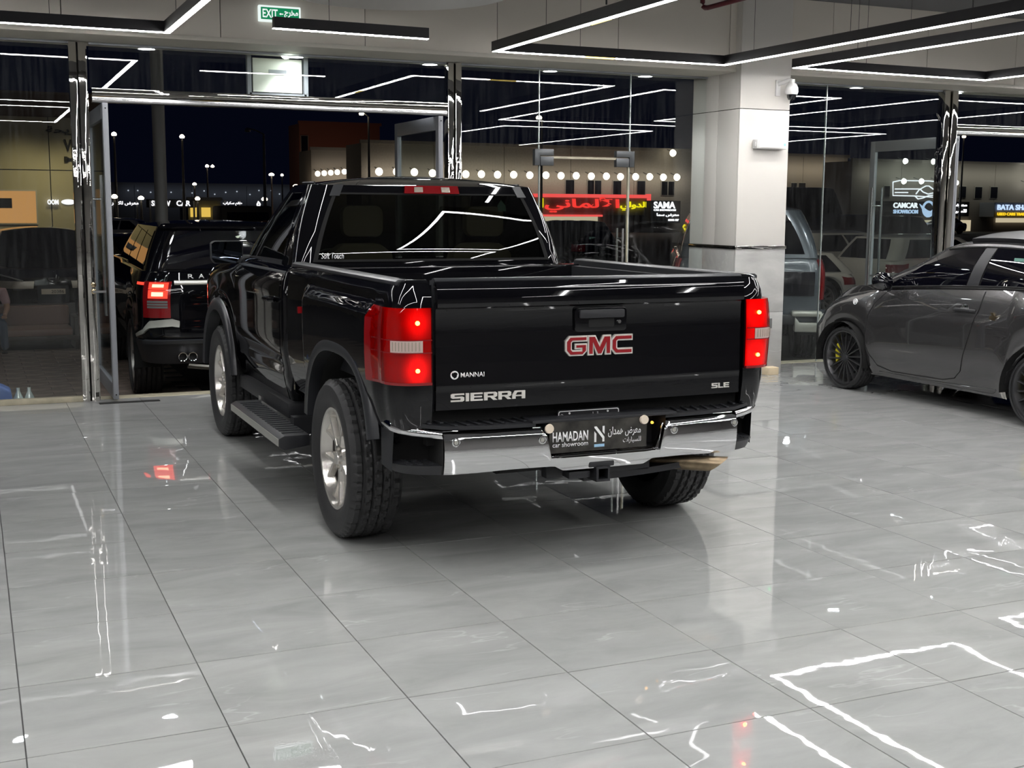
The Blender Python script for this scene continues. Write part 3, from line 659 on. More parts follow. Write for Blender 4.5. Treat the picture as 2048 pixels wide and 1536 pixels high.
o = MB().lathe([(0, -.01), (.14, -.01), (.155, 0), (0, .01)], 24, (0, 0, 0), 'y').build('logo_plaque', 'signwhite'); o.location = at(137, 404, 29.98); o.scale = (1, 1, .38); tag(o, 'small glowing oval car logo right of the letters OOM', 'sign')
ys = facade('kiosk', 'small yellow lit shop on the horizon under the SHOW CAR sign', 95, 376, 442, 401, 'farwall')
for a, b_ in ((380, 393), (402, 420), (428, 438)): shopbox(ys, a, b_, 415, 434, 95, 'yellowlit')
# street lamps
def lamp(px, py, py0, Y, label, arm=0, lit=True, two=False, r=.17):
    p = at(px, py, Y); t = thing('street_lamp', label, 'street lamp', (p.x, Y, G))
    hgt = p.z-G; x = at(px+arm, py, Y).x-p.x
    MB().tube([(x, 0, 0), (x, 0, hgt-.2)], lambda f: .11-.05*f, 8).build('pole', 'pole', t)
    if arm: MB().tube([(x, 0, hgt-.2), (x*.5, 0, hgt), (0, 0, hgt+.1)], .045, 6).build('arm', 'pole', t)
    MB().lathe([(0, -.12), (r*.8, -.1), (r, 0), (r*.6, .1), (0, .14)], 12, (0, 0, hgt), 'z').build('lamp_head', 'street' if lit else 'pole', t)
    if two:
        q = at(px+two, py, Y).x-p.x; MB().lathe([(0, -.12), (r*.8, -.1), (r, 0), (0, .14)], 12, (q, 0, hgt), 'z').build('lamp_head', 'street', t)
        MB().tube([(0, 0, hgt), (q, 0, hgt)], .04, 6).build('arm', 'pole', t)
for a in [(228, 268, 0, 85, 'street lamp just right of the open left door leaf'), (364, 273, 445, 85, 'tall lit street lamp over the black car roof'), (414, 332, 400, 112, 'twin-headed small street lamp', 0, True, 11, .17),
          (543, 349, 0, 110, 'warm street lamp just right of the tall unlit pole', 0, True, False, .26), (564, 350, 0, 130, 'faint street lamp left of the red tower', 0, True, False, .16), (592, 372, 0, 100, 'low street lamp beside the foot of the red tower', 0, True, False, .26),
          (495, 260, 400, 70, 'tall unlit pole with a long arm to the left', 32, False), (723, 227, 360, 80, 'street lamp just under the steel transom', 14), (1078, 235, 0, 75, 'street lamp high over the frameless glass door', 6, True, False, .2),
          (1928, 273, 0, 85, 'street lamp right of the third door leaf'), (389, 368, 0, 120, 'small street lamp over the SHOW CAR sign', 0, True, False, .2), (282, 396, 0, 85, 'low bright lamp at the end of the Arabic sign', 0, True, False, .2),
          (229, 393, 0, 78, 'low bright lamp at the left of the Arabic sign', 0, True, False, .18), (529, 398, 0, 85, 'low lamp at the foot of the tall unlit pole', 0, True, False, .22), (128, 393, 0, 60, 'lamp above the glowing car logo', 0, True, False, .16), (395, 397, 0, 90, 'low lamp over the yellow shop', 0, True, False, .18)]: lamp(*a)
o = thing('light_string', 'tiny lights along the dark building on the horizon', 'lights', at(235, 385, 135.95)); q = MB()
for i in range(15):
    p = at(255+i*22+random.uniform(-4, 4), 383+random.uniform(-4, 6), 135.95)-o.location; q.lathe([(0, -.08), (.09, 0), (0, .08)], 8, (p.x, 0, p.z), 'z')
e = q.build('bulb', emit('faint_bulb', (.8, .9, 1.), .6), o); e['kind'] = 'stuff'
t = thing('canopy_post', 'grey round steel canopy post standing outside the open doorway', 'post', (0, 0, G))
pb = at(323, 430, 17.6)
MB().tube([(pb.x, 17.6, 0), (pb.x, 17.6, 5.6)], .085, 16).build('shaft', 'pole', t); MB().box(pb.x-.15, pb.x+.15, 17.45, 17.75, 0, .02).build('base_plate', 'pole', t)
a, b_ = at(497, 110, 11.225), at(612, 192, 11.225)
t = thing('hanging_panel', 'pale green square panel hanging in a grey frame above the doorway', 'panel', ((a.x+b_.x)/2, 11.225, (a.z+b_.z)/2)); hw, hh = (b_.x-a.x)/2, (a.z-b_.z)/2
MB().box(-hw+.035, hw-.035, 0, .03, -hh+.02, hh-.02).build('board', 'palebox', t); MB().box(-.08, .08, -.008, 0, .01, .05).build('label_plate', 'alu', t)
for s in (-1, 1): MB().box(s*hw-.018, s*hw+.018, -.02, .04, -hh-.08, 3.15-t.location.z).build('frame_upright', 'alu', t)
MB().box(-hw, hw, -.02, .04, -hh-.03, -hh+.01).build('frame_bar', 'alu', t)
ld = bpy.data.lights.new('panel_fill', 'SPOT'); ld.energy = 5; ld.spot_size = 1.6; ld.spot_blend = 1; ld.color = (.9, 1, .8); ld.shadow_soft_size = .05  # added light that brightens the pale panel, with no fitting of its own
lo = bpy.data.objects.new('panel_fill', ld); col.objects.link(lo); lo.parent = t; lo.location = (.05, -.42, .18); lo.rotation_euler = (radians(75), 0, 0)

for px_, Y_, e_ in ((11.5, 17.0, 260), (5.0, 19.0, 120), (-.6, 14.6, 70)):  # added fill lights over the lot, not tied to any lamp post
    ld = bpy.data.lights.new('lot_fill', 'POINT'); ld.energy = e_; ld.color = (1, .93, .8); ld.shadow_soft_size = .3
    lo = bpy.data.objects.new('lot_fill', ld); col.objects.link(lo); lo.location = (px_, Y_, 6.5)
wash(mf, 136, 240, 590, 380, 16, (.8, .88, 1))  # added fill that lifts the far building out of the dark
# ================================================================ VEHICLES
def loop(p, W, yr, yf, rr, rf, br, bf):
    s = 1 if p >= 0 else -1; a = abs(p)
    ee = .8
    if a <= 1: x, y = -(W-rr)*a, yr
    elif a <= 2: t = (a-1)*pi/2; x, y = -(W-rr)-rr*sin(t)**ee, yr+rr-rr*cos(t)**ee if cos(t) > 1e-9 else yr+rr
    elif a <= 3: x, y = -W, lerp(yr+rr, yf-rf, a-2)
    elif a <= 4: t = (a-3)*pi/2; x, y = -(W-rf)-rf*max(0, cos(t))**ee, yf-rf+rf*sin(t)**ee
    else: x, y = -(W-rf)*(5-a), yf
    q = (x/W)**2
    y += br*q if a < 2 else (-bf*q if a > 3 else lerp(br, -bf, a-2))
    return V((x*s, y, 0))
class Car:
    """body as rings around the plan outline: q 0..1 lower sides, 1..2 shoulder / bonnet, 2..3 glasshouse, 3..4 roof"""
    def __init__(s, **k): s.__dict__.update(dict(W=.95, yr=-.9, yf=3.6, rr=.25, rf=.35, br=.06, bf=.25, z0=.22, belt=lambda y: .95, prof=lambda t: .03*(1-t)**2,
        arches=(), ka=.3, gw=(.82, .62), gyr=(-.7, -.4), gyf=(2.2, 1.3), gr=(.12, .18), gb=(.03, .15), zr=lambda y: 1.5, crown=.05, hood=.04, bulge=.02, dz=.01, kr=1., flare=.02, gcurve=.03, gpow=1.), **k)
    def zlow(s, y, side):
        z = s.z0
        if side:
            for yc, zc, R in s.arches:
                if abs(y-yc) < R: z = max(z, zc+sqrt(max(0, R*R-(y-yc)**2)))
        return z
    def F(s, p, q):
        if q <= 1:
            d = s.prof(q); a = abs(p)
            P = loop(p, s.W-d, s.yr+d*s.kr, s.yf-d*s.ka, s.rr, s.rf, s.br, s.bf); sd = 1.0 < a < 4.6
            zl = s.zlow(P.y, sd); zb = s.belt(P.y); P.z = lerp(zl, zb, q)
            if sd and s.flare:
                for yc, zc, R in s.arches:
                    r = hypot(P.y-yc, P.z-zc); k = exp(-((r-R)/.09)**2) if r > R else 1
                    P.x += (-1 if p > 0 else 1)*s.flare*k
            return P
        if q <= 2:
            A, B = s.F(p, 1), s.Gh(p, 0); k = q-1; P = A.lerp(B, k); P.z += s.hood*sin(pi*k)*min(1, (A-B).length/.5)*(1 if abs(p) > 2.6 else .3); return P
        if q <= 3: return s.Gh(p, q-2)
        k = q-3; P = s.Gh(p, 1); C = V((0, max(s.gyr[1]+.45, min(s.gyf[1]-.35, P.y)), 0))
        R = P.lerp(C, k); R.z = P.z+s.crown*(1-(1-k)**2)+(s.zr(R.y)-s.zr(P.y))*k; return R
    def Gh(s, p, v):
        W = lerp(*s.gw, v)+s.gcurve*sin(pi*v)*.6; vv = v; vr = v**s.gpow
        P = loop(p, W, lerp(*s.gyr, vr), lerp(*s.gyf, vv), *[lerp(*s.gr, v)]*2, s.gb[0], s.gb[1])
        zb = s.belt(P.y)+s.dz; P.z = lerp(zb, s.zr(P.y), v)
        return P
    def ps(s, a, b, side=26):
        out = []; k = {0: 9, 1: 9, 2: side, 3: 9, 4: 8}
        seg = sorted(set([a, b]+[x for x in (-4, -3, -2, -1, 0, 1, 2, 3, 4) if a < x < b]))
        for u, v in zip(seg, seg[1:]):
            n = max(2, round(k[int(min(abs(u+1e-6), abs(v-1e-6)))]*(v-u))); out += [u+(v-u)*i/n for i in range(n)]
        return out+[b]
    def py(s, y): """side parameter p at a given y"""; return 2+(y-(s.yr+s.rr+s.br))/((s.yf-s.rf-s.bf)-(s.yr+s.rr+s.br))
    def gp(s, y, v=0.): a = lerp(*s.gyr, v)+lerp(*s.gr, v)+s.gb[0]; b = lerp(*s.gyf, v)-lerp(*s.gr, v)-s.gb[1]; return 2+(y-a)/(b-a)
def sheet(c, nm, mt, par, p0, p1, q0, q1, nq=6, off=0., thick=.0, side=26, both=False, label=None, sharp=50, ps=None):
    b = MB(); A = ps or c.ps(p0, p1, side); b.sheet(c.F, A, lin(q0, q1, nq), off, thick)
    o = b.build(nm, mt, par, sharp=sharp, label=label)
    if both:
        b2 = MB(); b2.sheet(c.F, A, lin(q0, q1, nq), off, thick, mir=True); b2.build(nm, mt, par, sharp=sharp, label=label)
    return o
def wheel(t, x, y, R, rim, wd, side, style, mt='alloy', grooves=True, seg=120, tread=True, lug=6, name='wheel'):
    """side -1: outer face towards -x. parts: tyre, rim, spokes, hub"""
    s = side; w2 = wd/2; h = bpy.data.objects.new(name, None); col.objects.link(h); h.parent = t; h.location = (x, y, R); h.empty_display_size = .05
    rs = rim+.012
    prof = [(rs, -w2*.80), (rs+.012, -w2*.86), (lerp(rim, R, .35), -w2*1.0), (lerp(rim, R, .6), -w2*1.03), (lerp(rim, R, .8), -w2*.98), (R-.022, -w2*.92), (R-.010, -w2*.84)]
    tr = []
    n = 26 if tread else 8
    for i in range(n+1):
        u = -w2*.80+wd*.80*i/n; tr.append((R-.004*(u/w2)**2, u))
    prof += tr+[(r, -u) for r, u in reversed(prof)]
    def cut(a, r, u):
        if not grooves or r < R-.012 or abs(u) > w2*.9: return 0
        g = 0; f = abs(u)/w2
        for gc in (.17, .52):
            if abs(f-gc) < .045: g = .012
        ph = (a*seg/2/pi)
        if f > .58: g = max(g, .009 if (ph % 4) < 1 else 0)
        else: g = max(g, .008 if ((ph+u/w2*7) % 5) < 1.0 else 0)
        return g
    MB().lathe(prof, seg, fn=cut).build('tyre', 'rubber', h, sharp=28)
    o = s*w2*.80
    rp = [(rim+.014, o), (rim+.010, o+s*.006), (rim-.004, o+s*.004), (rim-.012, o-s*.012), (rim-.026, o-s*.05), (rim-.04, -s*w2*.7)]
    MB().lathe(rp[:5], 64).build('rim', mt if style != 'mesh' else 'dkalloy', h, sharp=40); MB().lathe(rp[4:], 64).build('barrel', 'barrel', h)
    MB().lathe([(0, s*w2*.28), (rim*.62, s*w2*.28), (rim*.66, s*w2*.1), (rim-.035, -s*.0)], 32).build('dark_backplate', 'void' if style != 'mesh' else 'trim', h)  # dark plate set behind the spokes so their gaps read as shade
    sp = MB(); xo = o-s*.010
    def spoke(a0, r0, w0, a1, r1, w1, dx0, dx1, th=.03):
        q = []
        for a, r, w_, dx in ((a0, r0, w0, dx0), (a1, r1, w1, dx1)):
            ca, sa = cos(a), sin(a); tx, tz = -sa, ca
            for k, tt in ((-1, .72), (1, .72), (1, 1), (-1, 1)):
                xx = xo-s*dx-(s*th if tt == 1 else 0); q.append(V((xx, (r*ca+tx*w_*k*(tt if tt < 1 else 1.25)), (r*sa+tz*w_*k*(tt if tt < 1 else 1.25)))))
        sp.add(q, [(0, 1, 2, 3), (4, 7, 6, 5)]+[(i, 4+i, 4+(i+1) % 4, (i+1) % 4) for i in range(4)])
    if style == 'six':
        for k in range(6):
            a = pi/2+k*pi/3+.18
            spoke(a, rim*.20, .026, a, rim*.50, .019, .012, .016)
            for q in (-1, 1): spoke(a, rim*.46, .012, a+q*.25, rim-.004, .0135, .016, .002)
            spoke(a-.15, rim*.66, .007, a+.15, rim*.66, .007, .035, .035, .02)
        hub = rim*.27
    elif style == 'ten':
        for k in range(5):
            a = pi/2+k*2*pi/5
            for q in (-1, 1): spoke(a+q*.13, rim*.2, .018, a+q*.30, rim-.004, .020, .01, .0)
        hub = rim*.24
    else:
        for k in range(18):
            a = k*2*pi/18+.1; spoke(a, rim*.16, .008, a+.12, rim-.006, .0075, .004, .0, .018)
        hub = rim*.2
    sp.build('spokes', mt, h, bevel=.0025 if style == 'six' else 0, seg=1, sharp=30)
    hb = MB().lathe([(0, xo+s*.004), (rim*.13, xo+s*.004), (rim*.15, xo-s*.004), (hub, xo-s*.012), (hub+.01, xo-s*.04)], 32)
    for k in range(lug):
        a = k*2*pi/lug+.4; hb.cyl((xo-s*.02, cos(a)*hub*.72, sin(a)*hub*.72), (xo+s*.004, cos(a)*hub*.72, sin(a)*hub*.72), .009, n=8)
    hb.build('hub_cap', mt if style == 'six' else 'trim', h, sharp=40)
    return h
# ---------------------------------------------------------------- the black pickup
T = thing('pickup_truck', 'large glossy black two-door pickup truck seen from its left rear corner', 'pickup truck', (2.60, 5.90, 0))
def bz(z): return interp([(.58, .060), (.64, .038), (.72, .014), (.82, 0), (1.10, 0), (1.2, .004), (1.27, .018), (1.315, .045)], z)
BW = .965; AC = (-.06, .40, .565)   # bed side arch centre y, z and half width
def arch_z(y, hw=AC[2], top=.555, c=AC): u = abs(y-c[0])/hw; return c[1]+top*(1-u**2.7)**(1/2.7) if u < 1 else 0
def bedF(p, t, ins=0.):
    P = loop(p, BW, -.93, 1.045, .15, .02, .02, 0); zl = .60 if abs(p) > 1.95 else .665
    if abs(p) >= 2: zl = max(zl, arch_z(P.y))
    zt = 1.315+.02*(1-sm(-.9, -.4, P.y))*0; z = lerp(zl, zt, t); d = bz(z)
    if abs(p) > 1.6:   # squared wheel bulge pressed out of the side
        k = (sm(-.76, -.68, P.y)*(1-sm(.56, .64, P.y)))*(1-sm(1.165, 1.215, z)); d -= .034*k*(.55+.45*sm(.6, 1.0, z))
        e = sm(-.80, -.70, P.y)*(1-sm(.58, .68, P.y)); d += .008*exp(-((z-1.235)/.02)**2)*e
    s = 1 if p > 0 else -1
    C = V((s*-.5, P.y if abs(p) > 2 else max(P.y, -.6), 0)); n = (P-C).normalized() if abs(p) > 1 else V((0, -1, 0))
    if abs(p) >= 2: n = V((-s, 0, 0))
    elif abs(p) > 1: a = (abs(p)-1)*pi/2; n = V((-s*sin(a), -cos(a), 0))
    P = P-n*d; P.z = z; return P
def bed_ps(y0=None):
    out = [(.795)/(BW-.15)+(1-(.795)/(BW-.15))*i/3 for i in range(3)]+lin(1, 2, 12)[:-1]
    A0 = 2.; ys = []; a, b_ = -.93+.15+.02, 1.045-.02
    edges = sorted(set([a+(b_-a)*i/84 for i in range(85)]+[AC[0]-AC[2]-.001, AC[0]-AC[2]+.002, AC[0]-AC[2]+.012, AC[0]+AC[2]-.012, AC[0]+AC[2]-.002, AC[0]+AC[2]+.001]))
    return out+[2+(y-a)/(b_-a) for y in edges]
def both(f):
    for mir in (False, True): f(mir)
def bedside(mir):
    o = MB(); A = bed_ps(); o.sheet(bedF, A, [i/22 for i in range(23)], 0, .02, mir=mir); o.build('bed_side', 'paint', T, sharp=50)
    # arch lip moulding
    q = MB(); pts = []
    for i in range(41):
        a = -.06*pi+1.12*pi*i/40; cy_, cz = -cos(a), sin(a); e = 2/2.7
        y = AC[0]+AC[2]*(abs(cy_)**e)*(1 if cy_ > 0 else -1); z = .40+.555*(abs(cz)**e)*(1 if cz > 0 else -1); pts.append((y, z))
    pts = [p for p in pts if p[1] > (.585 if p[0] < 0 else .50)]
    def mould(c, pts, x0, wdt=.062):
        vs = []; n = len(pts)
        for i, (y, z) in enumerate(pts):
            dy = pts[min(i+1, n-1)][0]-pts[max(i-1, 0)][0]; dz = pts[min(i+1, n-1)][1]-pts[max(i-1, 0)][1]; L = hypot(dy, dz) or 1; ny, nz = -dz/L, dy/L
            if (y-c)*ny+(z-.4)*nz < 0: ny, nz = -ny, -nz
            for dr, xx in ((-.018, x0+.07), (-.018, x0-.020), (wdt*.45, x0-.026), (wdt, x0-.004), (wdt+.004, x0+.015)): vs.append((xx, y+ny*dr, max(.40, z+nz*dr)))
        fs = [(i*5+j, i*5+j+1, (i+1)*5+j+1, (i+1)*5+j) for i in range(n-1) for j in range(4)]
        if mir: vs = [(-x, y, z) for x, y, z in vs]
        return MB().add(vs, fs)
    bedside.mould = mould
    mould(AC[0], pts, -BW-.012).build('arch_moulding', 'trim', T, sharp=60)
    # rail cap
    y0, y1 = -.815, 1.04; s = -1 if not mir else 1
    MB().prism([(s*.932, 1.308), (s*.930, 1.322), (s*.915, 1.330), (s*.865, 1.330), (s*.850, 1.322), (s*.850, 1.28)], lambda a, b_: V((a, y0, b_)), lambda a, b_: V((a, y1, b_))).build('rail_cap', 'trim', T, bevel=.004)
    MB().box(*sorted((s*.86, s*.80)), -.86, 1.0, .84, 1.29).build('bed_inner_wall', 'trim', T)
    MB().sheet(lambda a, b_: bedF(a, 1).lerp(V((-.80, max(-.80, bedF(a, 1).y), 1.315)), b_)+V((0, 0, .004+.012*sin(pi*min(1, b_*1.2)))), lin(.98, 2.03, 12), lin(0, 1, 6), 0, 0, mir=mir).build('corner_cap', 'paint', T)
    # wheel housing
    MB().lathe([(.55, -.02), (.55, .30), (.40, .30)], 24, (s*.93 if s < 0 else .65, AC[0], .40), 'x', a0=pi*.07, a1=pi*.93).build('wheel_housing', 'void', T)
    # small reflector
    MB().box(*sorted((s*1.008, s*.985)), .605, .625, 1.075, 1.110).build('side_marker', 'redpaint', T)
both(bedside)
MB().box(-.86, .86, -.86, 1.0, .80, .84).build('bed_floor', 'trim', T); MB().box(-.86, .86, .97, 1.03, .84, 1.30).build('bed_front_wall', 'paint', T, bevel=.01)
MB().box(-.93, .93, 1.02, 1.045, .60, 1.29).build('bed_bulkhead', 'paint', T)
# tailgate
TY = [(.757, -.900), (.764, -.9225), (.81, -.9228), (.855, -.9226), (.866, -.9250), (.90, -.9222), (1.19, -.918), (1.205, -.922), (1.214, -.945), (1.232, -.949), (1.30, -.938), (1.318, -.925), (1.326, -.905)]
def tgF(a, b_): z = interp([(i, zz) for i, (zz, _) in enumerate(TY)], b_); y = interp([(i, yy) for i, (_, yy) in enumerate(TY)], b_); return V((-a, y+.018*(a/.775)**2*1.0-.006, z))
TG = MB().sheet(tgF, lin(-.778, .778, 30), [i/3 for i in range(37)], 0, .03).build('tailgate', 'paint', T, sharp=32)
MB().sheet(lambda a, b_: V((-a, lerp(-.925, -.85, b_)+.018*(a/.775)**2, 1.326+.012*sin(pi*min(1, b_*1.4)))), lin(-.778, .778, 24), lin(0, 1, 6), 0, .02).build('gate_cap', 'trim', TG)
MB().box(-.778, .778, -.88, -.855, .757, 1.325).build('inner_panel', 'trim', TG)
MB().box(-.80, .80, -.85, -.80, .60, 1.0).build('gap_filler', 'void', T)
def tgy(x, z): return interp([(zz, yy) for zz, yy in TY], z)+.018*(x/.775)**2-.006
# handle
def rr_(x0, x1, z0, z1, r, n=5):
    out = []
    for cx, cz, a0 in ((x1-r, z1-r, 0), (x0+r, z1-r, pi/2), (x0+r, z0+r, pi), (x1-r, z0+r, 1.5*pi)):
        out += [(cx+r*cos(a0+pi/2*i/n), cz+r*sin(a0+pi/2*i/n)) for i in range(n+1)]
    return out
h = MB().prism(rr_(-.125, .140, 1.088, 1.196, .018), lambda a, b_: V((a, tgy(a, 1.14)-.014, b_)), lambda a, b_: V((a, tgy(a, 1.14)+.01, b_))).build('gate_handle', 'paint', T, bevel=.003)
MB().prism(rr_(-.105, .122, 1.150, 1.188, .008), lambda a, b_: V((a, -.952, b_)), lambda a, b_: V((a, -.93, b_))).build('handle_flap', 'plastic', h, bevel=.002)
MB().prism(rr_(-.055, .075, 1.108, 1.147, .006), lambda a, b_: V((a, -.9395, b_)), lambda a, b_: V((a, -.93, b_))).build('grip_recess', 'void', h)
MB().lathe([(0, -.945), (.008, -.945), (.010, -.935)], 18, (.100, 0, 1.130), 'y').build('key_lock', 'chrome', h)
# lettering on the tailgate
tf = lambda p: V((p.x, p.y+tgy(p.x, p.z), p.z))
def bold(s, x0, z0, w_, h_, mt, glyph, y0, dep, grow=0.):
    """block letters from stroke polygons on a unit box"""
    n = len(s); g = MB(); adv = w_/sum(glyph[c][0] for c in s); x = x0
    for c in s:
        gw, polys = glyph[c]
        for po in polys:
            P = [(x+a*adv, z0+b_*h_) for a, b_ in po]
            if grow:
                cx = sum(a for a, _ in P)/len(P); Q = []; k_ = len(P); ar_ = sum(P[i][0]*P[(i+1) % k_][1]-P[(i+1) % k_][0]*P[i][1] for i in range(k_)); sg = 1 if ar_ > 0 else -1
                for i in range(k_):
                    a, b_, c_ = P[i-1], P[i], P[(i+1) % k_]; d1 = V((b_[0]-a[0], b_[1]-a[1])).normalized(); d2 = V((c_[0]-b_[0], c_[1]-b_[1])).normalized()
                    n1 = V((d1.y, -d1.x))*sg; n2 = V((d2.y, -d2.x))*sg; mm = (n1+n2); mm = mm.normalized()/max(.45, mm.normalized().dot(n1)); Q.append((b_[0]+mm.x*grow, b_[1]+mm.y*grow))
                P = Q
            g.prism(P, lambda a, b_: V((a, tgy(a, b_)-y0-dep, b_)), lambda a, b_: V((a, tgy(a, b_)-y0, b_)))
        x += gw*adv
    return g
GL = {'G': (1.28, [[(.10, .25), (.10, .75), (.30, 1), (1.20, 1), (1.20, .80), (.42, .80), (.33, .70), (.33, .30), (.42, .20), (.96, .20), (.96, .38), (.62, .38), (.62, .56), (1.18, .56), (1.18, .22), (.98, 0), (.30, 0)]]),
      'M': (1.32, [[(.06, 0), (.06, 1), (.40, 1), (.66, .42), (.92, 1), (1.26, 1), (1.26, 0), (1.04, 0), (1.04, .66), (.76, 0), (.56, 0), (.28, .66), (.28, 0)]]),
      'C': (1.22, [[(.06, .25), (.06, .75), (.26, 1), (1.18, 1), (1.18, .78), (.38, .78), (.29, .70), (.29, .30), (.38, .22), (1.18, .22), (1.18, 0), (.26, 0)]]),
      'S': (1.05, [[(0, 0), (0, .2), (.72, .2), (.72, .40), (.12, .40), (0, .5), (0, .88), (.12, 1), (.98, 1), (.98, .8), (.26, .8), (.26, .62), (.86, .62), (.98, .52), (.98, .12), (.86, 0)]]),
      'I': (.36, [[(.05, 0), (.05, 1), (.29, 1), (.29, 0)]]),
      'E': (1.02, [[(.04, 0), (.04, 1), (.96, 1), (.96, .8), (.30, .8), (.30, .6), (.90, .6), (.90, .41), (.30, .41), (.30, .2), (.96, .2), (.96, 0)]]),
      'R': (1.08, [[(.04, 0), (.04, 1), (.90, 1), (1.02, .88), (1.02, .48), (.90, .36), (.78, .36), (1.05, 0), (.74, 0), (.50, .36), (.30, .36), (.30, .54), (.76, .54), (.76, .80), (.30, .80), (.30, 0)]]),
      'A': (1.06, [[(.02, 0), (.02, .5), (.22, 1), (1.02, 1), (1.02, 0), (.76, 0), (.76, .30), (.28, .30), (.28, .46), (.76, .46), (.76, .8), (.40, .8), (.28, .5), (.28, 0)]]),
      'L': (.92, [[(.04, 0), (.04, 1), (.30, 1), (.30, .2), (.88, .2), (.88, 0)]])}
bold('GMC', -.172, .985, .345, .080, 'chrome', GL, 0, .010, .0055).build('emblem_rim', 'satin', T, sharp=20)
bold('GMC', -.172, .985, .345, .080, 'emblemred', GL, .010, .0035, -.0016).build('emblem_letters', 'emblemred', T, sharp=20, label='deep red emblem letters GMC with chrome edges')
bold('SIERRA', -.712, .800, .352, .036, 'chrome', GL, 0, .006).build('nameplate', 'satin', T, sharp=20, label='chrome letters SIERRA')
bold('SLE', .618, .792, .103, .024, 'chrome', GL, 0, .005).build('trim_badge', 'satin', T, sharp=20, label='small chrome letters SLE')
text('dealer_badge', 'MANNAI', 'whiteletter', T, -.665, .906, .110, .021, 0, .001, .01, F=tf, label='small white dealer lettering MANNAI')
q = MB()
for k in range(3):
    a0 = k*2*pi/3; pts = [(cos(a0+.9*i)*.0*0+cos(a0+i*.32)*(.019), sin(a0+i*.32)*.019) for i in range(8)]+[(cos(a0+i*.32)*(.011+.0011*(7-i)*.6)+.0, sin(a0+i*.32)*(.011+.0006*(7-i))) for i in range(7, -1, -1)]
    q.prism(pts, lambda a, b_: tf(V((-.693+a, -.001, .917+b_))), lambda a, b_: tf(V((-.693+a, 0, .917+b_))))
q.build('dealer_swirl', 'whiteletter', T)
# tail lamps wrapping the rear corners
def lampm(name, cz, zs, sc_=1.0):
    """glowing lamp interior: red reflector lit by bulbs"""
    mm = bpy.data.materials.new(name); mm.use_nodes = True; t = mm.node_tree; b = t.nodes['Principled BSDF']; N = t.nodes.new; L = t.links.new
    tc = N('ShaderNodeTexCoord'); tot = None
    for (x, z), st in cz:
        vm = N('ShaderNodeVectorMath'); vm.operation = 'SUBTRACT'; L(tc.outputs['Object'], vm.inputs[0]); vm.inputs[1].default_value = (x, -.9, z)
        mp = N('ShaderNodeMapping'); mp.inputs['Scale'].default_value = (1.0, .0, .75); L(vm.outputs[0], mp.inputs[0])
        ln = N('ShaderNodeVectorMath'); ln.operation = 'LENGTH'; L(mp.outputs[0], ln.inputs[0])
        mr = N('ShaderNodeMapRange'); mr.inputs[1].default_value = .0; mr.inputs[2].default_value = zs; mr.inputs[3].default_value = st; mr.inputs[4].default_value = 0
        mr.interpolation_type = 'SMOOTHERSTEP'; L(ln.outputs['Value'], mr.inputs[0])
        if tot is None: tot = mr.outputs[0]
        else: ad = N('ShaderNodeMath'); ad.operation = 'ADD'; L(tot, ad.inputs[0]); L(mr.outputs[0], ad.inputs[1]); tot = ad.outputs[0]
    wv = N('ShaderNodeTexWave'); wv.inputs['Scale'].default_value = 55; wv.bands_direction = 'X'; wv.inputs['Distortion'].default_value = 2; L(tc.outputs['Object'], wv.inputs[0])
    w2 = N('ShaderNodeMapRange'); w2.inputs[3].default_value = .65; w2.inputs[4].default_value = 1.25; L(wv.outputs['Fac'], w2.inputs[0])
    mu = N('ShaderNodeMath'); mu.operation = 'MULTIPLY_ADD'; mu.inputs[2].default_value = .16*sc_; L(tot, mu.inputs[0]); L(w2.outputs[0], mu.inputs[1])
    b.inputs['Base Color'].default_value = (.22, .004, .004, 1); b.inputs['Roughness'].default_value = .3
    b.inputs['Emission Color'].default_value = (1, .012, .018, 1); L(mu.outputs[0], b.inputs['Emission Strength']); return mm
m['lampL'] = lampm('lit_lamp_left', (((-.862, 1.150), 1.0), ((-.865, .945), 1.2)), .085, .35)
m['lampR'] = lampm('lit_lamp_right', (((.865, 1.150), .9), ((.868, .945), .9)), .13, 1.0)
LT0, LT1 = .892, 1.214
def lensF(p, t):
    pp = bedF(p, 0); tt = (lerp(LT0, LT1, t)-pp.z)/(1.315-pp.z); P = bedF(p, tt); s = -1 if p > 0 else 1; a = max(0, (abs(p)-1)*pi/2) if abs(p) < 2 else pi/2
    n = V((s*sin(a), -cos(a), 0)); bul = .016+.018*sin(pi*min(1, (abs(p)-.97)/1.2))*(.6+.4*sin(pi*t)); P += n*bul; return P
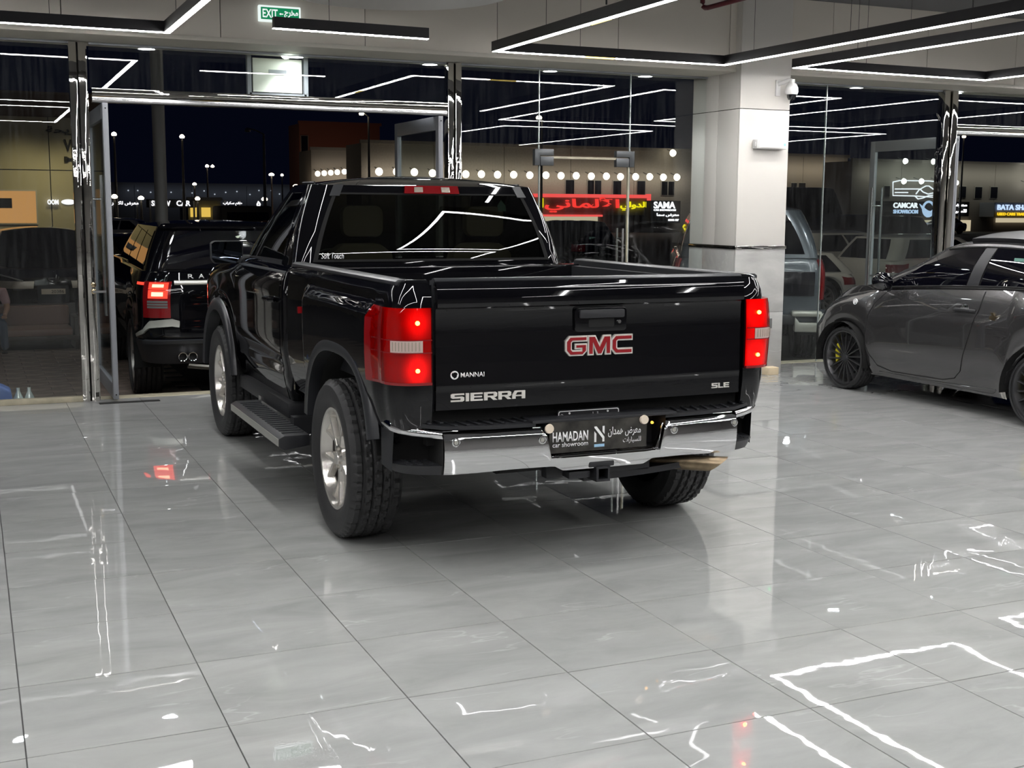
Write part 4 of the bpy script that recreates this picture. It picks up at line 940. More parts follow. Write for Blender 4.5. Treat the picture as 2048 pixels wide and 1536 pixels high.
for mir, lm in ((False, 'lampL'), (True, 'lampR')):
    A = lin(.985, 2.06, 16); s = -1 if not mir else 1
    L = MB().sheet(lambda p, t: lensF(p, t), A, lin(0, 1, 14), -.012, 0, mir=mir).build('tail_lamp', lm, T, sharp=60, label='lit red tail lamp')
    MB().sheet(lensF, A, lin(0, 1, 14), .0, .03, mir=mir).build('lens', 'redlens', L, sharp=60)
    MB().sheet(lensF, lin(1.08, 1.62, 8), lin(.41, .565, 4), .0015, .006, mir=mir).build('reverse_lens', 'clearlit', L, sharp=60)
    for k in range(9): MB().sheet(lensF, lin(1.12+k*.055, 1.14+k*.055, 1), lin(.43, .55, 2), .003, .003, mir=mir).build('lens_rib', 'clear', L)
    MB().sheet(lensF, lin(1.90, 2.06, 3), lin(0, 1, 6), .0015, .004, mir=mir).build('outer_edge', 'redpaint', L)
    for t0, t1 in ((.395, .41), (.565, .58)): MB().sheet(lensF, A, lin(t0, t1, 2), .001, .004, mir=mir).build('divider', 'redpaint', L)
    MB().sheet(lensF, A, lin(-.035, 0, 2), .001, .03, mir=mir).build('lower_rim', 'redpaint', L)
    for z in (1.150, .945): MB().lathe([(0, -.011), (.008, -.008), (.010, 0), (.008, .008), (0, .011)], 12, (s*.868, -.930, z), 'y').build('bulb', 'redglow', L)
# cab
cab = Car(W=.975, yr=1.085, yf=3.93, rr=.05, rf=.30, br=.0, bf=.12, z0=.50, belt=lambda y: interps([(1.0, 1.268), (2.4, 1.262), (2.9, 1.235), (3.7, 1.16), (4.0, 1.08)], y),
          prof=lambda t: .075*(1-min(1, t/.42))**1.7+.040*max(0, (t-.80)/.2)**2+.012*exp(-((t-.30)/.07)**2), arches=((3.03, .40, .53),), flare=.028,
          gw=(.868, .715), gyr=(1.195, 1.305), gpow=1.3, gyf=(2.78, 2.05), gr=(.10, .13), gb=(.035, .12), zr=lambda y: 1.762+.012*(1-((y-1.7)/.6)**2), crown=.062, hood=.03, dz=.03)
sheet(cab, 'cab_shell', 'void', T, 1.5, 3.0, .0, 1, 10, -.03, side=60, both=True)
g = .0045/(cab.yf-cab.yr-.5)
ys = lambda a, b_, n=26: [cab.py(a+(b_-a)*i/n) for i in range(n+1)]
def archy(a, b_, n=30):
    e = (3.03-.53, 3.03+.53); L = sorted(set([a+(b_-a)*i/n for i in range(n+1)]+[x for x in (e[0]-.002, e[0]+.002, e[0]+.01, e[0]+.03, e[1]-.03, e[1]-.01, e[1]-.002, e[1]+.002) if a < x < b_])); return [cab.py(x) for x in L]
sheet(cab, 'cab_corner', 'paint', T, 0, 0, 0, 1, 14, 0, .015, both=True, ps=lin(1.0, 2.0, 6)[:-1]+ys(1.135, 1.175, 2))
dr = sheet(cab, 'door', 'paint', T, 0, 0, .0, 1, 22, .002, .015, both=False, ps=ys(1.184, 2.47, 20))
MB().sheet(cab.F, ys(1.184, 2.47, 20), lin(0, 1, 22), .002, .015, mir=True).build('door', 'paint', T)
sheet(cab, 'front_fender', 'paint', T, 0, 0, .0, 1, 22, 0, .015, both=True, ps=archy(2.478, 3.50)+lin(3.0, 4.0, 10)[1:])
sheet(cab, 'front_fascia', 'paint', T, -5, -4, .0, 1, 8, 0, 0, both=False); sheet(cab, 'front_fascia', 'paint', T, 4, 5, .0, 1, 8, 0, 0)
sheet(cab, 'bonnet', 'paint', T, 2.62, 5, 1, 2, 10, 0, 0, both=True, side=40)
sheet(cab, 'shoulder', 'paint', T, -2.62, 2.62, 1, 2, 4, 0, 0, side=40)
sheet(cab, 'cab_back_panel', 'paint', T, -1.0, 1.0, 0, 1, 8)
sheet(cab, 'belt_moulding', 'trim', T, 2.0, cab.py(2.5), .985, 1.02, 2, .004, .008, both=True)
# glasshouse: frame panels around real openings
def gsheet(nm, mt, a, b_, v0, v1, nq=6, off=0, thick=.012, both=False, par=T, label=None, side=14): return sheet(cab, nm, mt, par, a, b_, 2+v0, 2+v1, nq, off, thick, side=side, both=both, label=label)
gsheet('rear_sill', 'paint', -1.0, 1.0, 0, .07, 2); gsheet('rear_header', 'paint', -1.0, 1.0, .90, 1, 3)
gsheet('rear_pillar', 'paint', 1.0, 2.14, 0, 1, 12, both=True)
gsheet('rear_window', 'tint', -.995, .995, .045, .905, 10, .003, .0, label='dark tinted rear window')
gsheet('window_border', 'void', -.995, .995, .045, .075, 2, .0045, .003); gsheet('window_border', 'void', -.995, .995, .885, .905, 2, .0045, .003)
for s in (-1, 1): gsheet('window_border', 'void', *sorted((s*.965, s*1.0)), .045, .905, 10, .0045, .003)
gsheet('drip_corner', 'trim', .93, 1.05, .86, 1.0, 3, .010, .02, both=True)
gsheet('side_sill', 'trim', 2.14, 3.0, 0, .05, 2, both=True); gsheet('side_header', 'paint', 2.14, 3.0, .90, 1, 3, both=True)
gsheet('side_window', 'tint2', 2.17, 2.96, .04, .91, 8, -.004, .0, both=True)
gsheet('window_frame', 'paint', 2.14, 2.18, .0, 1, 8, .004, .012, both=True)
gsheet('quarter_bar', 'trim', 2.80, 2.83, .04, .9, 8, .0, .012, both=True)
gsheet('windscreen_pillar', 'paint', 2.94, 4.08, 0, 1, 8, .002, .02, both=True); gsheet('windscreen', 'tint', 4.05, 5, .02, .96, 6, 0, 0, both=True)
sheet(cab, 'roof', 'paint', T, -5, 5, 3, 4, 8, 0, 0, side=16)
for s in (-1, 1):   # gutter strips on the roof
    MB().tube([cab.F(s*(2.05+i*.09), 3.06)+V((0, 0, .006)) for i in range(11)], .007, 6).build('roof_gutter', 'trim', T)
# cab interior
MB().box(-.80, .80, 1.20, 2.6, .50, .62).build('cab_floor', 'void', T)
for s in (-1, 1):
    x = s*.40
    st = MB().prism([(-.25, .0), (.25, .0), (.26, .25), (.20, .56), (.12, .62), (-.12, .62), (-.20, .56), (-.26, .25)], lambda a, b_: V((x+a, 1.50+b_*-.12, .80+b_)), lambda a, b_: V((x+a, 1.64+b_*-.14, .80+b_))).build('seat_back', 'seat', T, bevel=.03)
    MB().prism(rr_(-.13, .13, 0, .19, .05), lambda a, b_: V((x+a, 1.40, 1.46+b_)), lambda a, b_: V((x+a, 1.48, 1.46+b_))).build('headrest', 'seat', st, bevel=.02)
    MB().box(x-.26, x+.26, 1.62, 2.1, .72, .86).build('seat_cushion', 'seat', st, bevel=.04)
MB().box(-.82, .82, 2.25, 2.75, .95, 1.18).build('dashboard', 'void', T, bevel=.05)
MB().lathe([(.185+.014*cos(a), .014*sin(a)) for a in lin(0, 2*pi, 8)], 28, (-.40, 2.14, 1.17), 'y').build('steering_wheel', 'trim', T)
# high brake light
def chF(p, t): return cab.Gh(p, .915+.085*t) if t < 1.01 else None
ch = MB().sheet(lambda p, t: cab.Gh(p, lerp(.895, .995, t)), lin(-.29, .29, 14), lin(0, 1, 4), .016, .02).build('high_brake_lamp', 'redpaint', T, label='red and clear roof brake lamp')
for a, b_ in ((.10, .19), (-.19, -.10)): MB().sheet(lambda p, t: cab.Gh(p, lerp(.91, .975, t)), lin(a, b_, 3), lin(0, 1, 2), .019, .004).build('clear_section', 'clear', ch)
text('window_sticker', 'Soft Touch', 'whiteletter', T, -.715, 1.338, .135, .034, -.012, .0006, .008, F=lambda p: V((p.x, cab.Gh(-p.x/.78, .12).y-.006+p.y-(p.z-1.335)*-.35, p.z)), shear=.3, label='small white script sticker')
q = MB().prism([(0, 0), (.055, 0), (.055, .035), (.03, .07), (.0, .035)], lambda a, b_: V((.44+a, 1.287+b_*.34, 1.62+b_)), lambda a, b_: V((.44+a, 1.290+b_*.34, 1.62+b_))).build('permit_sticker', 'sticker', T)
# door mirror
for s in (-1, 1):
    X = lambda x: s*abs(x) if s > 0 else -abs(x)
    pol = [(-1.0, -.55), (-.78, -.95), (.55, -1.0), (1.0, -.35), (1.0, .90), (.88, 1.0), (-.8, 1.0), (-1.0, .8)]
    sh = lambda k, y: (lambda a, b_: V((s*(1.020-.112*a*k), y, 1.335+.079*b_*k)))
    md_ = MB().prism(pol, sh(1, 2.50), sh(.80, 2.62)).build('door_mirror', 'trim', T, bevel=.010)
    MB().prism(pol, sh(.90, 2.494), sh(.90, 2.505)).build('mirror_glass', 'blackglass' if 0 else 'chromeglass', md_)
    MB().box(*sorted((s*.95, s*.84)), 2.50, 2.60, 1.265, 1.315).build('mirror_arm', 'trim', md_, bevel=.01)
# door handle
for s in (-1, 1):
    hd = MB().tube([(s*.985, 1.27, 1.10), (s*1.010, 1.29, 1.10), (s*1.012, 1.42, 1.10), (s*.985, 1.45, 1.10)], .014, 8, flat=1.0).build('door_handle', 'paint', T)
    MB().lathe([(0, 0), (.035, 0), (.04, .01)], 16, (s*.975, 1.36, 1.10), 'x').build('handle_recess', 'void', hd)
# rocker, steps and chassis
for s in (-1, 1):
    MB().box(*sorted((s*.955, s*.80)), 1.10, 2.50, .42, .51).build('rocker', 'plastic', T, bevel=.015)
    st = MB().prism([(0, 0), (.0, .045), (.03, .06), (.17, .06), (.17, .0), (.03, -.02)], lambda a, b_: V((s*(1.125-a), .60, .355+b_)), lambda a, b_: V((s*(1.125-a), 1.93, .355+b_))).build('side_step', 'plastic', T, bevel=.006)
    MB().box(*sorted((s*1.129, s*1.121)), .61, 1.92, .358, .398).build('edge_strip', 'spaint', st)
    for k in range(17): MB().box(*sorted((s*1.09, s*.97)), .68+k*.07, .70+k*.07, .414, .419).build('tread_rib', 'trim', st)
    for y in (.9, 1.75): MB().box(*sorted((s*.97, s*.70)), y, y+.08, .36, .46).build('step_bracket', 'steel2' if y > 1 else 'plastic', st)
    MB().box(*sorted((s*.50, s*.40)), -.9, 3.6, .48, .62).build('chassis_rail', 'void', T)
MB().box(-.78, .78, 1.1, 3.5, .40, .50).build('underbody', 'void', T)
MB().tube([(-.80, 0, .40), (.80, 0, .40)], .055, 12).lathe([(0, -.12), (.13, -.08), (.15, 0), (.13, .08), (0, .12)], 20, (0, 0, .40), 'y').build('rear_axle', 'void', T)
MB().cyl((-.35, -.55, .50), (.15, -.55, .50), .12, n=20).build('spare_underside', 'void', T)
for s in (-1, 1):
    for yy, nm in ((0, 0), (3.02, 1)):
        wheel(T, s*.878, yy, .398, .245, .262, s, 'six', 'alloy', seg=200)
    pts = []
    for i in range(37):
        a = .06*pi+.90*pi*i/36; pts.append((3.03-cos(a)*.53, .40+sin(a)*.53))
    mir = s > 0
    vs = []; n = len(pts); x0 = -.975-.020
    for i, (y, z) in enumerate(pts):
        dy, dz = y-3.03, z-.40; L_ = hypot(dy, dz); ny, nz = dy/L_, dz/L_
        for dr, xx in ((-.02, x0+.07), (-.02, x0-.018), (.03, x0-.024), (.062, x0-.008), (.066, x0+.012)): vs.append((xx if not mir else -xx, y+ny*dr, max(.44, z+nz*dr)))
    MB().add(vs, [(i*5+j, i*5+j+1, (i+1)*5+j+1, (i+1)*5+j) for i in range(n-1) for j in range(4)]).build('arch_moulding', 'trim', T, sharp=60)
    MB().lathe([(.515, -.02), (.515, .26), (.38, .26)], 24, (s*.95 if s < 0 else .71, 3.03, .40), 'x', a0=pi*.02, a1=pi*.98).build('wheel_housing', 'void', T)
# rear bumper: chrome face, black step pad, corner steps
def zu(x):
    a = x-.02 if x > 0 else -(x+.0)
    r = abs(x-.022); return lerp(.535, .672, sm(.283, .308, r)) if r < .6 else .672
def bumpF(x, t):
    r = abs(x); r2_ = abs(x-.01)
    zl = lerp(.468, .492, sm(.20, .26, r2_)); zl = lerp(zl, .482, sm(.4, .7, r))
    zt = zu(x); z = lerp(zl, zt, t)
    y = -.985-.018*sin(pi*max(0, min(1, (z-.47)/.21)))+.06*(r/.78)**2.4+(.022 if z > zt-.012 and t > .9 else 0)
    return V((-x, y, z))
xs = sorted(set(lin(-.752, .752, 70)+[.022+k*v for k in (-1, 1) for v in (.28, .286, .292, .298, .305, .312)]+[k*v for k in (-1, 1) for v in (.20, .22, .24, .26)]))
BMP = MB().sheet(lambda x, t: bumpF(x, t), [-v for v in xs][::-1], [0, .03, .1, .2, .3, .4, .5, .6, .7, .8, .9, .95, 1], 0, .03).build('rear_bumper', 'chrome', T, sharp=60, label='chrome rear bumper')
BMP.data.transform(Matrix.Diagonal((-1, 1, 1, 1)))
def cornP(p):   # outer edge line of the bumper in plan
    pts = [(.752, -.925), (.82, -.905), (.88, -.875), (.925, -.83), (.948, -.77), (.955, -.68)]
    return pts
for s in (-1, 1):
    cp = cornP(0); n = len(cp)
    vs = []
    for i, (x, y) in enumerate(cp):
        f = i/(n-1); zt = lerp(.672, .715, f); zb = lerp(.640, .672, f)
        nx, ny = (0, -1) if i == 0 else V((cp[i][1]-cp[i-1][1], -(cp[i][0]-cp[i-1][0]))).normalized()
        vs += [(s*(x-.03*nx), y+.03, zt+.006), (s*x, y, zt), (s*(x+.006), y-.006, (zt+zb)/2), (s*x, y, zb), (s*(x-.02), y+.03, zb-.004)]
    MB().add(vs, [(i*5+j, i*5+j+1, (i+1)*5+j+1, (i+1)*5+j) for i in range(n-1) for j in range(4)]).build('corner_strip', 'chrome', BMP, sharp=60)
    # black corner housing with foot step
    back = [(.752, -.80), (.90, -.72)]
    outer = [(.752, -.925), (.82, -.905), (.88, -.875), (.925, -.83), (.948, -.77), (.955, -.68)]
    lo = [(x, y) for x, y in outer]
    b = MB()
    ring = lambda k, z, dz=0.: [V((s*(x*k+.752*(1-k) if 0 else x-(.01+(.955-.752)*(1-k)*((x-.752)/.203))), y+(1-k)*.12, z)) for x, y in lo]
    A_, B_ = ring(1, .520), ring(.90, .478)
    b.add(A_+B_, [(i, i+1, n+i+1, n+i) for i in range(n-1)])
    b.add([V((s*.752, -.70, .520)), V((s*.752, -.70, .478))]+A_+B_, [(0,)+tuple(range(2, 2+n)), (1,)+tuple(range(2+n, 2+2*n))[::-1], (0, 2, 2+n, 1)])
    stp = b.build('corner_step', 'plastic', BMP, label='black foot step in the bumper corner')
    for k in range(3):
        for j in range(5): MB().box(*sorted((s*(.775+k*.045), s*(.80+k*.045))), -.87+j*.028+k*.012, -.858+j*.028+k*.012, .520, .5245).build('tread_rib', 'trim', stp)
    A2 = [V((s*x, y+.004, .64+.03*i/(n-1))) for i, (x, y) in enumerate(outer)]
    # side cheek joining pad to step, behind the opening
    MB().add([(s*.955, -.68, .672), (s*.955, -.68, .50), (s*.925, -.60, .48), (s*.925, -.60, .70)]+[(s*.935, -.80, .665), (s*.94, -.785, .48)], [(0, 1, 2, 3), (4, 5, 1, 0)]).build('corner_cheek', 'plastic', BMP)
    MB().add([(s*.752, -.93, .66), (s*.752, -.93, .48), (s*.765, -.78, .48), (s*.765, -.78, .66), (s*.95, -.70, .48), (s*.95, -.70, .68)], [(0, 1, 2, 3), (3, 2, 4, 5)]).build('opening_liner', 'void', BMP)
    # top step pad
    pad = MB(); top = [(.33, -.975), (.55, -.963), (.752, -.925), (.82, -.905), (.88, -.875), (.925, -.83), (.948, -.77), (.955, -.66)]
    inn = [(.33, -.80), (.55, -.80), (.752, -.80), (.79, -.80), (.80, -.79), (.80, -.77), (.80, -.74), (.80, -.66)]
    zz = [.676, .676, .680, .689, .700, .708, .716, .722]
    pad.add([V((s*x, y, z)) for (x, y), z in zip(top, zz)]+[V((s*x, y, z+.016)) for (x, y), z in zip(top, zz)]+[V((s*x, y, z+.022)) for (x, y), z in zip(inn, zz)],
            [(i, i+1, 8+i+1, 8+i) for i in range(7)]+[(8+i, 9+i, 17+i, 16+i) for i in range(7)])
    pp = pad.build('step_pad', 'plastic', BMP, sharp=40)
    for k in range(9):
        x = .36+k*.055; MB().prism([(0, 0), (.014, 0), (.034, .10), (.020, .10)], lambda a, b_: V((s*(x+a), -.945+b_+(.03 if k > 6 else 0), .698+(k > 6)*.010)), lambda a, b_: V((s*(x+a), -.945+b_+(.03 if k > 6 else 0), .7025+(k > 6)*.010))).build('pad_rib', 'trim', pp)
for x, z in ((-.70, .625), (-.305, .618), (.375, .618), (.735, .622)):
    b = bumpF(x, .5); y = -.985-.018*sin(pi*(z-.47)/.21)+.06*(abs(x)/.78)**2.4
    so_ = MB().lathe([(.018, y-.0005), (.019, y-.003), (.014, y-.0035), (.013, y+.004)], 22, (x, 0, z), 'y').build('parking_sensor', 'chrome', BMP)
    MB().lathe([(0, y-.003), (.010, y-.003), (.011, y+.003)], 18, (x, 0, z), 'y').build('sensor_face', 'spaint', so_)
# plate recess
MB().box(-.33, .37, -.80, -.86, .50, .70).build('recess_back', 'plastic', BMP); MB().box(-.35, .39, -.985, -.84, .690, .704).build('centre_pad', 'plastic', BMP, bevel=.004)
BMP_l = MB().box(-.30, .345, -.975, -.85, .515, .534).build('recess_ledge', 'plastic', BMP, bevel=.002)
for k in range(12): MB().box(-.28+k*.05, -.262+k*.05, -.965, -.86, .534, .537).build('ledge_rib', 'trim', BMP_l)
for s, x in ((-1, -.285), (1, .33)): MB().add([(x, -.985, .53), (x, -.86, .53), (x, -.86, .70), (x, -.985, .70)], [(0, 1, 2, 3)]).build('recess_cheek', 'plastic', BMP)
qp = MB().prism(rr_(-.185, .135, .57, .728, .012), lambda a, b_: V((a, -.895, b_)), lambda a, b_: V((a, -.885, b_))).build('number_plate', 'plateblack', BMP, label='black number plate with a white outline')
fr = MB(); o_ = rr_(-.181, .131, .574, .724, .010); i_ = rr_(-.177, .127, .578, .720, .008); k = len(o_)
fr.add([V((a, -.8965, b_)) for a, b_ in o_]+[V((a, -.8965, b_)) for a, b_ in i_], [(i, (i+1) % k, k+(i+1) % k, k+i) for i in range(k)]).build('plate_outline', 'whiteletter', qp)
text('plate_letters', 'Q', 'whiteletter', qp, -.170, .693, .013, .017, -.896, .0006); text('plate_letters', ar('قطر'), 'whiteletter', qp, -.02, .688, .045, .024, -.896, .0006)
for x in (-.125, .072): MB().lathe([(0, -.898), (.005, -.898), (.005, -.894)], 10, (x, 0, .712), 'y').build('bolt', 'whiteletter', qp)
dp = MB().box(-.265, .232, -.922, -.916, .545, .688).build('dealer_plate', 'showplate', BMP, loc=(0, -.060, .004), label='dark dealer plate with white lettering HAMADAN car showroom')
text('dealer_letters', 'HAMADAN', 'whiteletter', dp, -.250, .596, .178, .045, -.9225, .0006, .02); text('dealer_letters', 'car showroom', 'whiteletter', dp, -.250, .572, .178, .021, -.9225, .0006, .004)
text('dealer_letters', ar('معرض همدان'), 'whiteletter', dp, .030, .600, .170, .048, -.9225, .0006, .01); text('dealer_letters', ar('للسيارات'), 'whiteletter', dp, .108, .566, .094, .030, -.9225, .0006, .0)
lgf = lambda a, b_: V((-.040+a*.052, -.9225, .583+b_*.072)); lgb = lambda a, b_: V((-.040+a*.052, -.9216, .583+b_*.072))
lg = MB()
for po in ([(0, 1), (.22, 1), (1, .30), (1, 0), (.80, 0), (.80, .22), (0, .92)], [(0, .70), (.20, .52), (.20, 0), (0, 0)], [(.80, 1), (1, 1), (1, .48), (.80, .66)]): lg.prism(po, lgf, lgb)
lg.build('dealer_logo', 'whiteletter', dp); MB().box(-.040, .012, -.9228, -.9216, .560, .573).build('logo_bar', 'signblue2', dp)
MB().lathe([(0, -.932), (.020, -.932), (.022, -.924)], 20, (-.268, 0, .660), 'y').build('suction_disc', 'cream', dp); MB().lathe([(0, -.934), (.020, -.934), (.022, -.922)], 20, (.215, 0, .672), 'y').build('suction_disc', 'cream', dp)
MB().lathe([(0, -.935), (.006, -.932), (.007, -.925)], 10, (.292, 0, .648), 'y').build('amber_reflector', 'amberled', BMP).scale = (1, 1, 1)
# hitch, exhaust
hx = MB().box(-.24, .30, -.90, -.84, .415, .470).build('tow_bar', 'plastic', T, bevel=.008)
hr = MB(); hr.add([(x, y, z) for y in (-1.0, -.86) for x, z in ((-.035, .405), (.035, .405), (.035, .475), (-.035, .475))]+[(x, y, z) for y in (-1.0, -.90) for x, z in ((-.024, .416), (.024, .416), (.024, .464), (-.024, .464))],
   [(i, (i+1) % 4, 4+(i+1) % 4, 4+i) for i in range(4)]+[(8+i, 8+(i+1) % 4, 12+(i+1) % 4, 12+i) for i in range(4)]+[(i, (i+1) % 4, 8+(i+1) % 4, 8+i) for i in range(4)]+[(12, 13, 14, 15)])
hr.build('receiver', 'plastic', hx); MB().box(-.07, .06, -.995, -.93, .472, .500).build('hitch_cover', 'plastic', hx, bevel=.008); MB().box(-.16, -.05, -.97, -.88, .42, .455).build('wiring_socket', 'plastic', hx, bevel=.01)
MB().sheet(lambda a, t: V((-a, -.90+.10*t, .455-.035*(1-(a/.6)**2)-.0*t)), lin(-.58, .05, 20), lin(0, 1, 3), 0, .03).build('lower_valance', 'plastic', T)
ex = MB(); path = [V((.18, -.50, .46)), V((.28, -.68, .445)), V((.40, -.82, .438)), V((.54, -.905, .432)), V((.645, -.955, .428))]; n = 20; rings = []
for i, p in enumerate(path):
    d = (path[min(i+1, 4)]-path[max(0, i-1)]).normalized(); a = d.cross(V((0, 0, 1))).normalized(); b_ = a.cross(d)
    for j in range(n):
        th = 2*pi*j/n; q = p+(a*cos(th)+b_*sin(th))*.037
        if i == 4: q += d*(.045*sin(th))
        rings.append(q)
ex.add(rings, [(i*n+j, i*n+(j+1) % n, (i+1)*n+(j+1) % n, (i+1)*n+j) for i in range(4) for j in range(n)])
d = (path[4]-path[3]).normalized(); a = d.cross(V((0, 0, 1))).normalized(); b_ = a.cross(d)
ex.add([path[4]+(a*cos(2*pi*j/n)+b_*sin(2*pi*j/n))*.034+d*(.045*sin(2*pi*j/n)) for j in range(n)]+[path[3]+(a*cos(2*pi*j/n)+b_*sin(2*pi*j/n))*.034 for j in range(n)]+[rings[4*n+j] for j in range(n)],
       [(j, (j+1) % n, n+(j+1) % n, n+j) for j in range(n)]+[(j, (j+1) % n, 2*n+(j+1) % n, 2*n+j) for j in range(n)]+[tuple(range(n, 2*n))])
ex.build('exhaust_tip', 'rust', T, sharp=40)
MB().box(-.93, .93, 3.86, 3.99, .46, .68).build('front_bumper', 'chrome', T, bevel=.03); MB().box(-.75, .75, 3.90, 3.97, .72, 1.02).build('grille', 'chrome', T, bevel=.02)
# ================================================================ OTHER VEHICLES
def seam(c, nm, par, pts, r=.0035, mt='void', mir=False, off=.0):
    P = []
    for (y0, q0), (y1, q1) in zip(pts, pts[1:]):
        n = max(2, int(hypot((y1-y0)*4, (q1-q0)*4)*3)); P += [(lerp(y0, y1, i/n), lerp(q0, q1, i/n)) for i in range(n)]
    P.append(pts[-1]); f = (lambda y, q: c.F(c.py(y), q)) if pts[0][1] <= 1 else (lambda y, q: c.F(c.gp(y, q-2), q))
    W = [f(y, q) for y, q in P]
    if mir: W = [V((-v.x, v.y, v.z)) for v in W]
    return MB().tube(W, r, 6).build(nm, mt, par)
def body(c, T, paint, sidewin=((2.06, 2.94),), v=(.10, .90), rearwin=(.06, .92), rw=.97, front=True, side=56, glassm='blackglass', skirt='plastic', bars=()):
    sheet(c, 'body_side', paint, T, .0, 5, 0, 1, 14, side=side, both=True)
    sheet(c, 'bonnet_and_shoulder', paint, T, 0, 5, 1, 2, 6, side=16, both=True)
    sheet(c, 'upper_frame', paint, T, 0, 5, 2, 3, 8, side=16, both=True)
    sheet(c, 'roof', paint, T, 0, 5, 3, 4, 6, side=16, both=True)
    for a, b in sidewin: sheet(c, 'side_window', glassm, T, a, b, 2+v[0], 2+v[1], 6, .006, .004, side=16, both=True)
    sheet(c, 'rear_window', glassm, T, -rw, rw, 2+rearwin[0], 2+rearwin[1], 6, .006, .004)
    if front:
        sheet(c, 'windscreen', glassm, T, 4.06, 5, 2.04, 2.95, 6, .006, .004); sheet(c, 'windscreen', glassm, T, -5, -4.06, 2.04, 2.95, 6, .006, .004)
    MB().box(-c.W+.22, c.W-.22, c.yr+.15, c.yf-.3, c.z0-.02, .55).build('underbody', 'void', T)
def wheels(T, ys_, x, R, rim, wd, style, mt, seg=72, tread=False, lug=5):
    for s in (-1, 1):
        for y in ys_:
            wheel(T, s*x, y, R, rim, wd, s, style, mt, tread, seg, tread, lug)
            MB().lathe([(R*1.17, -.02), (R*1.17, .22), (R*.5, .22)], 20, (s*(x+.12) if s < 0 else x-.10, y, R), 'x', a0=-pi*.05, a1=pi*1.05).build('wheel_housing', 'void', T)
# ---- grey hatchback inside the hall
FT = thing('hatchback', 'small dark grey two-door hatchback with dark multi-spoke wheels standing inside the hall', 'car', (8.17, 6.90, 0))
fc = Car(W=.812, yr=-.58, yf=3.12, rr=.30, rf=.46, br=.08, bf=.22, z0=.175, belt=lambda y: interps([(-.7, .98), (-.2, 1.03), (.35, 1.035), (.85, 1.015), (1.4, .985), (1.85, .950), (2.2, .905), (2.5, .835), (2.75, .74), (2.95, .60), (3.05, .52)], y),
         prof=lambda t: .075*max(0, (.38-t)/.38)**1.5-.012*exp(-((t-.13)/.05)**2)+.105*max(0, (t-.66)/.34)**1.7+.010*exp(-((t-.80)/.05)**2), arches=((0, .29, .325), (2.30, .29, .325)), flare=.022, ka=.9, kr=.6,
         gw=(.715, .555), gyr=(-.45, -.02), gyf=(2.33, 1.60), gr=(.16, .24), gb=(.05, .20), zr=lambda y: interps([(-.3, 1.30), (.1, 1.345), (.6, 1.375), (1.0, 1.37), (1.3, 1.335), (1.6, 1.27)], y), crown=.075, hood=.07, dz=.012, gcurve=.05)
body(fc, FT, 'gpaint', sidewin=(), v=(.03, .90), side=90, rearwin=(.1, .85))
gp = lambda y, v=0: fc.gp(y, v)
